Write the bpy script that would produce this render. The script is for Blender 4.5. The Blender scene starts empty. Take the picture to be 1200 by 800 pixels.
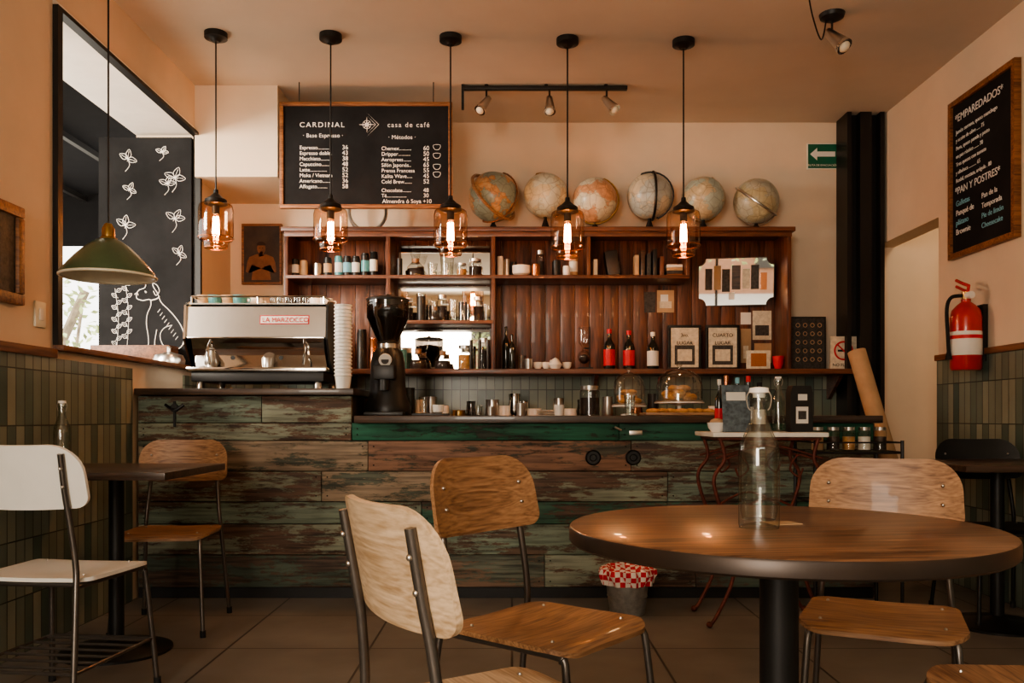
import bpy, bmesh, math, random
from mathutils import Vector, Matrix
random.seed(7)
CAMZ=0.97
def U(px,d): return (px-600)*d/1000.0
def V(py,d): return CAMZ+(490-py)*d/1000.0
PI=math.pi
# ---------------------------------------------------------------- materials
def newmat(name):
    m=bpy.data.materials.new(name); m.use_nodes=True
    nt=m.node_tree; b=nt.nodes.get('Principled BSDF'); return m,nt,b
def c4(c): return (c[0],c[1],c[2],1)
def noisy(nt,scale=(1,1,1),ns=5,detail=6,world=False,rough=.6,dist=0):
    if world:
        g=nt.nodes.new('ShaderNodeNewGeometry'); src=g.outputs['Position']
    else:
        g=nt.nodes.new('ShaderNodeTexCoord'); src=g.outputs['Object']
    mp=nt.nodes.new('ShaderNodeMapping'); mp.inputs['Scale'].default_value=scale
    nt.links.new(src,mp.inputs['Vector'])
    n=nt.nodes.new('ShaderNodeTexNoise'); n.inputs['Scale'].default_value=ns
    n.inputs['Detail'].default_value=detail; n.inputs['Roughness'].default_value=rough; n.inputs['Distortion'].default_value=dist
    nt.links.new(mp.outputs[0],n.inputs['Vector']); return n.outputs['Fac'],mp.outputs[0]
def ramp(nt,fac,stops,interp='LINEAR'):
    r=nt.nodes.new('ShaderNodeValToRGB'); r.color_ramp.interpolation=interp
    e=r.color_ramp.elements
    while len(e)<len(stops): e.new(.5)
    for el,(p,c) in zip(e,stops): el.position=p; el.color=c4(c)
    nt.links.new(fac,r.inputs[0]); return r.outputs[0]
def bump(nt,b,fac,strength=.2,dist=.01):
    bp=nt.nodes.new('ShaderNodeBump'); bp.inputs['Strength'].default_value=strength; bp.inputs['Distance'].default_value=dist
    nt.links.new(fac,bp.inputs['Height']); nt.links.new(bp.outputs[0],b.inputs['Normal'])
def M_(name,c,rough=.5,metal=0,var=.12,scale=8,bmp=0,world=False,coat=0,spec=.5):
    m,nt,b=newmat(name)
    f,_=noisy(nt,ns=scale,world=world)
    d=tuple(x*(1-var) for x in c); l=tuple(min(1,x*(1+var)) for x in c)
    nt.links.new(ramp(nt,f,[(.3,d),(.7,l)]),b.inputs['Base Color'])
    b.inputs['Roughness'].default_value=rough; b.inputs['Metallic'].default_value=metal
    b.inputs['Coat Weight'].default_value=coat; b.inputs['Specular IOR Level'].default_value=spec
    if bmp: bump(nt,b,f,bmp)
    return m
def wood(name,dark,light,axis='X',rough=.4,freq=14,stretch=.07,world=False,coat=0,bmp=.08):
    m,nt,b=newmat(name)
    s=[1,1,1]; s['XYZ'.index(axis)]=stretch
    f,vec=noisy(nt,scale=tuple(s),ns=freq,detail=3,world=world,dist=.3,rough=.5)
    f2n=nt.nodes.new('ShaderNodeTexNoise'); f2n.inputs['Scale'].default_value=freq*9; f2n.inputs['Detail'].default_value=3
    nt.links.new(vec,f2n.inputs['Vector'])
    mx=nt.nodes.new('ShaderNodeMath'); mx.operation='MULTIPLY_ADD'; mx.inputs[1].default_value=.5
    nt.links.new(f2n.outputs['Fac'],mx.inputs[0])
    rg=nt.nodes.new('ShaderNodeMath'); rg.operation='MULTIPLY'; rg.inputs[1].default_value=9
    nt.links.new(f,rg.inputs[0])
    fr=nt.nodes.new('ShaderNodeMath'); fr.operation='PINGPONG'; fr.inputs[1].default_value=.5
    nt.links.new(rg.outputs[0],fr.inputs[0])
    m3=nt.nodes.new('ShaderNodeMath'); m3.operation='MULTIPLY_ADD'; m3.inputs[1].default_value=.26
    nt.links.new(fr.outputs[0],m3.inputs[0])
    m2=nt.nodes.new('ShaderNodeMath'); m2.operation='MULTIPLY'; m2.inputs[1].default_value=.40
    nt.links.new(f,m2.inputs[0]); nt.links.new(m2.outputs[0],m3.inputs[2]); nt.links.new(m3.outputs[0],mx.inputs[2])
    mid=tuple((a+c)/2 for a,c in zip(dark,light))
    nt.links.new(ramp(nt,mx.outputs[0],[(.36,dark),(.5,mid),(.66,light)]),b.inputs['Base Color'])
    b.inputs['Roughness'].default_value=rough; b.inputs['Coat Weight'].default_value=coat
    bump(nt,b,mx.outputs[0],bmp,.004)
    return m
def peel(name,paint,wd,amount=.5,seed=0,rough=.65):
    m,nt,b=newmat(name)
    g=nt.nodes.new('ShaderNodeNewGeometry'); mp=nt.nodes.new('ShaderNodeMapping')
    mp.inputs['Scale'].default_value=(.32,1,1.5); mp.inputs['Location'].default_value=(seed*3.1,seed,seed*1.7)
    nt.links.new(g.outputs['Position'],mp.inputs['Vector'])
    n=nt.nodes.new('ShaderNodeTexNoise'); n.inputs['Scale'].default_value=7; n.inputs['Detail'].default_value=14; n.inputs['Roughness'].default_value=.80
    nt.links.new(mp.outputs[0],n.inputs['Vector'])
    mp2=nt.nodes.new('ShaderNodeMapping'); mp2.inputs['Scale'].default_value=(.06,1,1)
    nt.links.new(g.outputs['Position'],mp2.inputs['Vector'])
    n2=nt.nodes.new('ShaderNodeTexNoise'); n2.inputs['Scale'].default_value=60; n2.inputs['Detail'].default_value=4
    nt.links.new(mp2.outputs[0],n2.inputs['Vector'])
    n3=nt.nodes.new('ShaderNodeTexNoise'); n3.inputs['Scale'].default_value=2.2; n3.inputs['Detail'].default_value=5
    nt.links.new(g.outputs['Position'],n3.inputs['Vector'])
    wcol=ramp(nt,n2.outputs['Fac'],[(.36,tuple(x*.3 for x in wd)),(.6,wd)])
    pcol=ramp(nt,n2.outputs['Fac'],[(.3,tuple(x*.55 for x in paint)),(.6,tuple(min(1,x*1.3) for x in paint))])
    fac=ramp(nt,n.outputs['Fac'],[(amount-.015,(0,0,0)),(amount+.015,(1,1,1))])
    mx=nt.nodes.new('ShaderNodeMix'); mx.data_type='RGBA'
    nt.links.new(fac,mx.inputs[0]); nt.links.new(wcol,mx.inputs[6]); nt.links.new(pcol,mx.inputs[7])
    mm=nt.nodes.new('ShaderNodeMix'); mm.data_type='RGBA'; mm.blend_type='MULTIPLY'; mm.inputs[0].default_value=.8
    nt.links.new(mx.outputs[2],mm.inputs[6]); nt.links.new(ramp(nt,n3.outputs['Fac'],[(.35,(.52,.48,.45)),(.65,(1,1,1))]),mm.inputs[7])
    nt.links.new(mm.outputs[2],b.inputs['Base Color']); b.inputs['Roughness'].default_value=rough
    bump(nt,b,fac,.4,.004); return m
def tile(name,plane,w,h,c1,c2,mortar,ms=.004,off=0,rough=.3,mott=.7):
    m,nt,b=newmat(name)
    g=nt.nodes.new('ShaderNodeNewGeometry'); s=nt.nodes.new('ShaderNodeSeparateXYZ'); c=nt.nodes.new('ShaderNodeCombineXYZ')
    nt.links.new(g.outputs['Position'],s.inputs[0])
    nt.links.new(s.outputs['XYZ'.index(plane[0])],c.inputs[0]); nt.links.new(s.outputs['XYZ'.index(plane[1])],c.inputs[1])
    br=nt.nodes.new('ShaderNodeTexBrick'); br.offset=off; br.squash=1
    br.inputs['Scale'].default_value=1; br.inputs['Brick Width'].default_value=w; br.inputs['Row Height'].default_value=h
    br.inputs['Mortar Size'].default_value=ms; br.inputs['Mortar Smooth'].default_value=.1; br.inputs['Bias'].default_value=0
    br.inputs['Color1'].default_value=c4(c1); br.inputs['Color2'].default_value=c4(c2); br.inputs['Mortar'].default_value=c4(mortar)
    nt.links.new(c.outputs[0],br.inputs['Vector'])
    n=nt.nodes.new('ShaderNodeTexNoise'); n.inputs['Scale'].default_value=3.0; n.inputs['Detail'].default_value=8
    nt.links.new(g.outputs['Position'],n.inputs['Vector'])
    mx=nt.nodes.new('ShaderNodeMix'); mx.data_type='RGBA'; mx.blend_type='MULTIPLY'; mx.inputs[0].default_value=mott
    nt.links.new(br.outputs['Color'],mx.inputs[6]); nt.links.new(ramp(nt,n.outputs['Fac'],[(.3,(.55,.52,.5)),(.7,(1,1,1))]),mx.inputs[7])
    nt.links.new(mx.outputs[2],b.inputs['Base Color']); b.inputs['Roughness'].default_value=rough
    inv=nt.nodes.new('ShaderNodeMath'); inv.operation='SUBTRACT'; inv.inputs[0].default_value=1; nt.links.new(br.outputs['Fac'],inv.inputs[1])
    bump(nt,b,inv.outputs[0],.5,.003); return m
def glass(name,tint=(1,1,1),edge=.35,rough=.02,density=0.06,top=.7):
    m,nt,b=newmat(name); nt.nodes.remove(b)
    out=nt.nodes['Material Output']
    lw=nt.nodes.new('ShaderNodeLayerWeight'); lw.inputs['Blend'].default_value=.4
    t=nt.nodes.new('ShaderNodeBsdfTransparent')
    nt.links.new(ramp(nt,lw.outputs['Facing'],[(0,tint),(.55,tuple(x*.93 for x in tint)),(.95,tuple(x*edge for x in tint))]),t.inputs[0])
    g=nt.nodes.new('ShaderNodeBsdfGlossy'); g.inputs['Roughness'].default_value=rough
    r=ramp(nt,lw.outputs['Facing'],[(0,(density,)*3),(.6,(density*2,)*3),(1,(top,)*3)])
    mx=nt.nodes.new('ShaderNodeMixShader'); nt.links.new(r,mx.inputs[0]); nt.links.new(t.outputs[0],mx.inputs[1]); nt.links.new(g.outputs[0],mx.inputs[2])
    nt.links.new(mx.outputs[0],out.inputs[0]); return m
def emis(name,c,s):
    m,nt,b=newmat(name); b.inputs['Base Color'].default_value=c4(c); b.inputs['Emission Color'].default_value=c4(c); b.inputs['Emission Strength'].default_value=s; return m

plaster=M_('plaster_cream',(.74,.60,.455),.85,var=.06,scale=1.6,bmp=.05,world=True)
ceilm=M_('plaster_ceiling',(.60,.52,.425),.9,var=.07,scale=1.2,world=True)
whitep=M_('plaster_white',(.88,.84,.77),.8,var=.05,world=True)
floorm=tile('floor_tile','XY',.6,.6,(.26,.235,.205),(.22,.20,.175),(.07,.058,.048),.005,0,.45)
tileL=tile('green_tile_side','YZ',.062,.235,(.10,.145,.12),(.34,.355,.27),(.06,.062,.05),.003,0,.28,.6)
tileB=tile('green_tile_back_dim','XZ',.062,.235,(.09,.13,.105),(.28,.30,.22),(.06,.062,.05),.003,0,.28,.6)  # side-wall tile again, darkened in colour for the dim light below the ledge
redwood=wood('cabinet_redwood',(.035,.012,.007),(.19,.065,.032),'Z',.42,9,.08,world=True,coat=.1)
redwoodH=wood('cabinet_redwood_rail',(.05,.017,.009),(.20,.075,.038),'X',.4,9,.08,world=True,coat=.1)
darkwood=wood('dark_wood',(.02,.012,.008),(.09,.048,.028),'X',.35,8,.08,coat=.2)
chairwood=wood('chair_ply',(.17,.078,.036),(.48,.265,.135),'X',.42,17,.07,coat=.1)
tablewood=wood('table_wood',(.05,.021,.011),(.30,.145,.072),'X',.31,9,.07,coat=.15)
trimwood=wood('trim_wood',(.09,.035,.015),(.26,.11,.05),'Y',.5,9,.08,world=True)
boardframe=wood('board_frame',(.10,.035,.012),(.34,.14,.05),'X',.5,12,.1)
black=M_('black_metal',(.012,.011,.010),.45,.2)
blackp=M_('black_plastic',(.014,.013,.012),.4)
tubem=M_('grey_tube',(.16,.14,.125),.32,.8)
rubber=M_('rubber',(.01,.01,.01),.8)
steel=M_('brushed_steel',(.62,.58,.53),.28,1,var=.05)
chrome=M_('chrome',(.72,.69,.65),.08,1,var=.02)
mirror=M_('mirror_silver',(.86,.83,.77),.02,1,var=.02)
galv=M_('galvanised',(.42,.42,.40),.4,.7,var=.25,scale=30)
whitepaint=M_('white_paint',(.90,.88,.82),.45,var=.03)
marble=M_('white_marble',(.85,.81,.74),.25,var=.06)
ceramic=M_('ceramic_white',(.85,.81,.74),.25,var=.03)
teal=M_('ceramic_teal',(.10,.33,.36),.3)
chalkb=M_('chalkboard',(.014,.014,.015),.75,var=.5,scale=3,spec=.2)
chalk=M_('chalk',(.85,.83,.79),.9,var=.1)
chalkblue=M_('chalk_blue',(.25,.55,.66),.9)
red=M_('red_enamel',(.50,.016,.012),.28,coat=.4)
labelw=M_('label_white',(.8,.77,.7),.6,var=.05)
labelred=M_('label_red',(.6,.02,.03),.5)
kraft=M_('kraft_paper',(.50,.33,.19),.8)
bread=M_('pastry',(.50,.27,.10),.8,var=.4,scale=30)
rust=M_('rusty_iron',(.13,.035,.022),.6,.4,var=.4,scale=30)
brass=M_('brass',(.5,.32,.12),.3,1)
copper=M_('copper_gloss',(.55,.22,.10),.25,1)
coffee=M_('coffee_dark',(.025,.012,.008),.7)
greenen=M_('green_enamel',(.07,.11,.055),.3,coat=.4,var=.2)
creamen=M_('cream_enamel',(.80,.73,.56),.4)
winegl=M_('wine_bottle_dark',(.012,.014,.010),.1,coat=.5)
paperdk=M_('print_dark',(.05,.045,.04),.6,var=.6,scale=60)
paperlt=M_('print_light',(.66,.59,.46),.7,var=.2,scale=40)
gl=glass('clear_glass',(.97,.97,.95))
glb=glass('bottle_glass',(.93,.95,.92),.22,.02,.08,.6)
gld=glass('dome_glass',(.95,.96,.94),.45,.03,.13,.85)
glj=glass('amber_jar_glass',(1,.80,.64),.40,.02,.08,.5)
glsm=glass('smoke_glass',(.35,.32,.30),density=.1)
filam=emis('filament_glow',(1,.45,.15),220)
signg=M_('sign_green',(.01,.13,.07),.5)
skin=M_('portrait_skin',(.22,.10,.055),.7,var=.3)

# ---------------------------------------------------------------- builder
class B:
    def __init__(s): s.v=[];s.f=[];s.m=[];s.mats=[]
    def mi(s,mat):
        if mat not in s.mats: s.mats.append(mat)
        return s.mats.index(mat)
    def raw(s,vs,fs,mat,M=None):
        o=len(s.v); k=s.mi(mat)
        for p in vs:
            p=Vector(p); s.v.append(tuple(M@p) if M else tuple(p))
        for f in fs: s.f.append([o+i for i in f]); s.m.append(k)
    def bm(s,bm,mat,M=None):
        bm.verts.index_update(); s.raw([v.co.copy() for v in bm.verts],[[v.index for v in f.verts] for f in bm.faces],mat,M); bm.free()
    def box(s,a,b,mat,bev=0,M=None):
        bm=bmesh.new(); bmesh.ops.create_cube(bm,size=1)
        for v in bm.verts:
            v.co=Vector([(a[i]+b[i])/2+v.co[i]*(b[i]-a[i]) for i in range(3)])
        if bev: bmesh.ops.bevel(bm,geom=list(bm.edges),offset=bev,segments=2,affect='EDGES',profile=.6)
        s.bm(bm,mat,M); return s
    capb=True; capt=True
    def lathe(s,prof,mat,c=(0,0,0),seg=28,M=None,wave=None):
        vs=[];fs=[];n=len(prof)
        for i,(r,z) in enumerate(prof):
            for j in range(seg):
                a=2*PI*j/seg; rr=r*(1+(wave(i,a) if wave else 0))
                vs.append((c[0]+rr*math.cos(a),c[1]+rr*math.sin(a),c[2]+z))
        for i in range(n-1):
            for j in range(seg):
                k=(j+1)%seg; fs.append([i*seg+j,i*seg+k,(i+1)*seg+k,(i+1)*seg+j])
        if prof[0][0]>1e-4 and s.capb: fs.append(list(range(seg))[::-1])
        if prof[-1][0]>1e-4 and s.capt: fs.append([(n-1)*seg+j for j in range(seg)])
        s.raw(vs,fs,mat,M); return s
    def olathe(s,*a,**k):
        s.capb=s.capt=False; s.lathe(*a,**k); s.capb=s.capt=True; return s
    def cyl(s,p0,p1,r,mat,seg=16,r2=None):
        p0=Vector(p0);p1=Vector(p1); d=p1-p0
        M=Matrix.Translation(p0)@d.to_track_quat('Z','Y').to_matrix().to_4x4()
        s.lathe([(r,0),(r if r2 is None else r2,d.length)],mat,seg=seg,M=M); return s
    def sph(s,c,r,mat,seg=24,sc=(1,1,1),M=None):
        bm=bmesh.new(); bmesh.ops.create_uvsphere(bm,u_segments=seg,v_segments=seg//2,radius=r)
        for v in bm.verts: v.co=Vector((c[0]+v.co.x*sc[0],c[1]+v.co.y*sc[1],c[2]+v.co.z*sc[2]))
        s.bm(bm,mat,M); return s
    def tube(s,pts,r,mat,seg=8,sm=0,closed=False,M=None):
        P=[Vector(p) for p in pts]
        if sm:
            Q=[];n=len(P)
            rng=range(n if closed else n-1)
            for i in rng:
                g=lambda k:P[k%n] if closed else P[max(0,min(n-1,k))]
                a,b,c,d=g(i-1),g(i),g(i+1),g(i+2)
                for t in range(sm):
                    t/=sm; Q.append(.5*((2*b)+(c-a)*t+(2*a-5*b+4*c-d)*t*t+(3*b-a-3*c+d)*t**3))
            if not closed: Q.append(P[-1])
            P=Q
        n=len(P); T=[]
        for i in range(n):
            a=P[(i-1)%n] if closed or i>0 else P[i]; b=P[(i+1)%n] if closed or i<n-1 else P[i]
            T.append((b-a).normalized())
        up=Vector((0,0,1)) if abs(T[0].z)<.9 else Vector((1,0,0))
        N=(up-T[0]*up.dot(T[0])).normalized(); vs=[];fs=[]
        for i in range(n):
            N=(N-T[i]*N.dot(T[i])).normalized(); Bn=T[i].cross(N)
            for j in range(seg):
                a=2*PI*j/seg; vs.append(P[i]+N*(r*math.cos(a))+Bn*(r*math.sin(a)))
        for i in range(n if closed else n-1):
            for j in range(seg):
                k=(j+1)%seg; q=(i+1)%n; fs.append([i*seg+j,i*seg+k,q*seg+k,q*seg+j])
        if not closed: fs.append(list(range(seg))[::-1]); fs.append([(n-1)*seg+j for j in range(seg)])
        s.raw(vs,fs,mat,M); return s
    def shell(s,out,t,mat,fn=lambda x,y:0,M=None,rings=6,side=None):
        n=len(out); cx=sum(p[0] for p in out)/n; cy=sum(p[1] for p in out)/n
        def layer(dz):
            L=[(cx,cy,fn(cx,cy)+dz)]
            for k in range(1,rings+1):
                for p in out:
                    x=cx+(p[0]-cx)*k/rings; y=cy+(p[1]-cy)*k/rings; L.append((x,y,fn(x,y)+dz))
            return L
        top=layer(t/2); bot=layer(-t/2); o=len(top); fs=[];
        for sgn,base in ((1,0),(-1,o)):
            for j in range(n):
                k=(j+1)%n; f=[base,base+1+j,base+1+k]; fs.append(f if sgn>0 else f[::-1])
                for r in range(rings-1):
                    f=[base+1+r*n+j,base+1+(r+1)*n+j,base+1+(r+1)*n+k,base+1+r*n+k]; fs.append(f if sgn>0 else f[::-1])
        s.raw(top+bot,fs,mat,M)
        sv=top[-n:]+bot[-n:]
        s.raw(sv,[[j,n+j,n+(j+1)%n,(j+1)%n] for j in range(n)],side or mat,M); return s
    def prism(s,poly,axis,a0,a1,mat,M=None):
        n=len(poly)
        def P(u,v,a): return {'X':(a,u,v),'Y':(u,a,v),'Z':(u,v,a)}[axis]
        vs=[P(u,v,a0) for u,v in poly]+[P(u,v,a1) for u,v in poly]
        fs=[list(range(n))[::-1],list(range(n,2*n))]+[[i,(i+1)%n,n+(i+1)%n,n+i] for i in range(n)]
        s.raw(vs,fs,mat,M); return s
    def done(s,name,loc=(0,0,0),rz=0,parent=None,ang=38):
        me=bpy.data.meshes.new(name); me.from_pydata(s.v,[],s.f); me.update()
        for m in s.mats: me.materials.append(m)
        me.polygons.foreach_set('material_index',s.m)
        bm=bmesh.new(); bm.from_mesh(me); bmesh.ops.recalc_face_normals(bm,faces=bm.faces); bm.to_mesh(me); bm.free()
        me.polygons.foreach_set('use_smooth',[True]*len(me.polygons))
        try: me.set_sharp_from_angle(angle=math.radians(ang))
        except Exception: pass
        o=bpy.data.objects.new(name,me); bpy.context.collection.objects.link(o)
        o.location=loc; o.rotation_euler=(0,0,rz)
        if parent: o.parent=parent
        return o
def rrect(w,h,r,n=7):
    if not isinstance(r,(list,tuple)): r=[r]*4
    pts=[]; cs=[(w/2,h/2,0),(-w/2,h/2,1),(-w/2,-h/2,2),(w/2,-h/2,3)]
    for (x,y,q) in cs:
        rr=r[q]; cx=x-math.copysign(rr,x); cy=y-math.copysign(rr,y)
        for i in range(n+1):
            a=q*PI/2+i/n*PI/2; pts.append((cx+rr*math.cos(a),cy+rr*math.sin(a)))
    return pts
def dens(pts,mx=.03):
    o=[]
    for i,p in enumerate(pts):
        q=pts[(i+1)%len(pts)]; d=math.dist(p,q); k=max(1,int(d/mx))
        for t in range(k): o.append((p[0]+(q[0]-p[0])*t/k,p[1]+(q[1]-p[1])*t/k))
    return o
def text(body,loc,size,mat,parent,rot=(PI/2,0,0),align='LEFT',name='lettering',sx=1,sp=1):
    cu=bpy.data.curves.new(name,'FONT'); cu.body=body; cu.size=size; cu.align_x=align; cu.extrude=.0008; cu.space_character=sp
    cu.materials.append(mat); o=bpy.data.objects.new(name,cu); bpy.context.collection.objects.link(o)
    o.location=loc; o.rotation_euler=rot; o.scale=(sx,1,1)
    if parent: o.parent=parent
    return o

# ---------------------------------------------------------------- room shell
XL,XR,YB,YF,ZC=-2.03,2.61,6.15,-2.6,3.10
wz0,wz1,wy0,wy1=1.27,2.80,3.77,5.52
B().box((-2.45,YF-.2,-.12),(4.1,YB+.2,0),floorm).done('floor')
B().box((-2.45,YF-.2,ZC),(4.1,YB+.2,ZC+.15),ceilm).done('ceiling')
b=B().box((-2.43,YB,0),(4.1,YB+.15,ZC),plaster); b.box((XL,YB-.012,0),(2.33,YB,1.27),tileB); b.done('wall_back')
b=B()
b.box((-2.43,YF,0),(XL,wy0,ZC),plaster); b.box((-2.43,wy1,0),(XL,YB,ZC),plaster)
b.box((-2.43,wy0,0),(XL,wy1,wz0),plaster); b.box((-2.43,wy0,wz1+.03),(XL,wy1,ZC),plaster)
b.box((-2.43,wy0,wz1),(XL,wy1,wz1+.03),whitep)
b.box((XL,YF,0),(XL+.012,4.54,1.235),tileL); b.box((XL,5.26,0),(XL+.012,YB-.012,1.235),tileL)
b.done('wall_left')
b=B(); b.box((XR,YF,0),(XR+.14,5.22,ZC),plaster); b.box((XR,5.22,2.2),(XR+.14,YB,ZC),plaster); b.box((XR-.012,YF,0),(XR,5.22,1.32),tileL); b.done('wall_right')
B().box((4.0,3.6,0),(4.1,YB,ZC),plaster).done('wall_side_room')
B().box((XR+.14,3.5,0),(4.1,3.6,ZC),plaster).done('wall_side_room_front')
b=B(); b.box((-2.43,YF-.2,0),(-1.9,YF,ZC),plaster); b.box((2.1,YF-.2,0),(2.75,YF,ZC),plaster)
b.box((-1.9,YF-.2,2.75),(2.1,YF,ZC),plaster); b.box((-1.9,YF-.2,0),(2.1,YF,.25),plaster); b.done('wall_front')
b=B()
for x in (-1.9,-.58,.74,2.06): b.box((x,YF-.12,.25),(x+.04,YF-.06,2.75),black)
for z in (.25,2.15,2.71): b.box((-1.9,YF-.11,z),(2.1,YF-.07,z+.04),black)
b.done('window_2')
B().box((XL,YF,1.235),(XL+.03,3.76,1.275),trimwood,.004).done('trim_left')
B().box((XR-.028,YF,1.32),(XR,5.22,1.355),trimwood,.004).done('trim_right')
B().box((-2.43,wy0,wz0),(XL+.05,wy1,wz0+.025),trimwood,.004).done('window_sill')
b=B()
b.box((XL-.02,wy0,wz0+.025),(XL+.025,wy0+.04,wz1),black); b.box((XL-.02,wy1-.03,wz0+.025),(XL+.025,wy1,wz1),black)
b.box((XL-.02,wy0+.04,wz1-.02),(XL+.025,wy1-.03,wz1),black); b.done('window_1')
B().box((XL,5.46,2.515),(-1.50,YB,ZC),plaster).done('ceiling_soffit')
b=B(); b.box((2.33,5.93,0),(2.36,6.13,ZC),black); b.box((2.56,5.93,0),(2.59,6.13,ZC),black); b.box((2.36,6.0,0),(2.56,6.03,ZC),black)
b.box((2.42,5.93,0),(2.50,6.0,ZC),black)
b.done('steel_column')

# ---------------------------------------------------------------- window shutter blackboard
by=5.47
bd=B().box((-2.65,by,wz0+.03),(-2.055,by+.03,wz1-.03),chalkb).done('chalkboard_shutter')
cb=B()
def chalkline(pts,r=.0028,sm=5,closed=False):
    cb.tube([(U(x,by),by-.003,V(y,by)) for x,y in pts],r,chalk,5,sm,closed)
chalkline([(160,345),(163,340),(170,337),(172,331),(178,329),(180,336),(185,344),(189,354),(197,362),(206,372),(213,383),(216,394),(214,404),(208,409),(196,409)],.0030)
chalkline([(160,345),(161,350),(168,352),(176,351),(177,358),(173,368),(172,380),(174,394),(174,404),(168,408),(180,409),(182,398),(184,386)],.0030)
chalkline([(178,331),(184,334),(187,341),(183,346),(180,341)]); chalkline([(196,409),(190,402),(188,392),(193,384),(202,381)]); chalkline([(186,409),(198,409)])
chalkline([(170,341),(172,342),(171,343),(170,341)],.0025,2); chalkline([(158,345),(161,343),(162,346)],.003,3); chalkline([(177,352),(184,350),(187,347)],.004,3)
chalkline([(214,404),(219,399),(220,390)],.003)
for k in range(9): chalkline([(188+k*2.6,362+k*4.0),(185+k*2.6,366+k*4.0)],.0018,0)
def leafl(x,y,a,L,w=.34):
    ca,sa=math.cos(a),math.sin(a)
    T=lambda u,v:(x+(u*ca-v*sa)*L,y+(u*sa+v*ca)*L)
    chalkline([T(0,0),T(.3,w*.8),T(.65,w*.7),T(1,0),T(.65,-w*.7),T(.3,-w*.8),T(0,0)],.0018,3); chalkline([T(-.3,0),T(.8,0)],.0014,0)
for cx,cy,s in [(150,186,1),(205,208,1.15),(196,215,.9),(147,264,1.1),(205,256,1.1),(152,222,.8),(210,297,.9),(190,178,.7),(148,300,.7)]:
    for a in (-2.5,-1.2,.2): leafl(cx,cy,a+random.uniform(-.3,.3),11*s)
    chalkline([(cx,cy),(cx+2,cy+8*s),(cx-3,cy+15*s)],.0018,4)
for sx_,top in ((137,338),(149,330)):
    chalkline([(sx_,408),(sx_+2,(408+top)/2),(sx_-2,top)],.0018)
    for k in range(5):
        y=top+4+k*14; leafl(sx_,y,-.6,7,.36); leafl(sx_,y+6,PI+.6,7,.36)
cb.done('chalk_drawing',parent=bd)
b=B(); z=wz0+.025
b.box((-2.62,5.30,z),(-2.13,5.315,z+.13),trimwood,.003); b.box((-2.62,5.435,z),(-2.13,5.45,z+.13),trimwood,.003)
b.box((-2.62,5.315,z),(-2.605,5.435,z+.13),trimwood,.003); b.box((-2.145,5.315,z),(-2.13,5.435,z+.13),trimwood,.003); b.box((-2.605,5.315,z),(-2.145,5.435,z+.01),trimwood)
b.done('wooden_crate')
b=B(); b.lathe([(.09,0),(.095,.03),(.08,.06),(.03,.075),(.012,.08),(.012,.1),(.02,.11),(0,.115)],steel,c=(-2.09,5.2,z)); b.done('serving_bowl_lid')

# outside
b=B(); b.box((-16,-16,-.22),(-2.45,20,-.12),M_('pavement',(.5,.48,.44),.9,world=True)); b.box((-2.45,-16,-.22),(12,YF-.2,-.12),M_('pavement_front',(.45,.43,.40),.9,world=True)); b.done('ground_street')
b=B(); aw=M_('awning_canvas',(.012,.012,.013),.95,spec=.1)
b.prism([(-2.45,3.02),(-5.2,2.75),(-5.2,2.79),(-2.45,3.06)],'Y',3.2,7.4,aw)
b.prism([(-2.45,2.46),(-5.2,2.46),(-5.2,2.79),(-2.45,3.04)],'Y',7.38,7.4,aw)
for i in range(5): b.box((-2.5-.6*i,3.25,2.955-.06*i),(-2.46-.6*i,7.35,2.995-.06*i),black)
b.box((-5.2,7.3,-.12),(-5.14,7.36,2.75),black); b.box((-5.2,3.3,-.12),(-5.14,3.36,2.75),black)
b.done('street_awning')
bark=M_('bark',(.20,.16,.11),.9,var=.4); leaf=M_('leaf',(.30,.36,.15),.6,var=.5,scale=3)
def tree(x,y,n,zc=2.3,s=1.0):
    b=B()
    b.tube([(x-.2,y,-.12),(x-.1,y,1),(x+.1,y+.1,1.8),(x+.5,y+.1,2.7)],.06*s,bark,8,4)
    b.tube([(x,y,1.6),(x-.5,y-.1,2.2),(x-.8,y-.2,3.2)],.03*s,bark,8,4); b.tube([(x,y,1.2),(x+.4,y-.1,1.6),(x+.6,y-.2,2.4)],.02*s,bark,8,4)
    for i in range(n):
        c=Vector((random.gauss(x,.75*s),random.gauss(y,.7),random.gauss(zc,.6*s)))
        if c.z<1.0: continue
        q=Matrix.Translation(c)@Matrix.Rotation(random.random()*6,4,'X')@Matrix.Rotation(random.random()*6,4,'Z')
        b.raw([(-.06,0,0),(0,.03,0),(.07,0,.01),(0,-.03,0)],[[0,1,2,3]],leaf,q)
    b.done('street_tree')
tree(-6.3,11.5,560,2.2); tree(-1.6,-7.5,1500,2.6,1.5); tree(2.4,-8,1500,2.8,1.5)
b=B(); b.box((-9,-13.4,-.12),(10,-13,6),M_('facade_brick',(.30,.16,.10),.9,world=True))
for i in range(6):
    for j in range(2): b.box((-8+i*3,-13,.6+j*2.7),(-6.6+i*3,-12.95,2.4+j*2.7),paperdk)
b.done('street_building')

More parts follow.
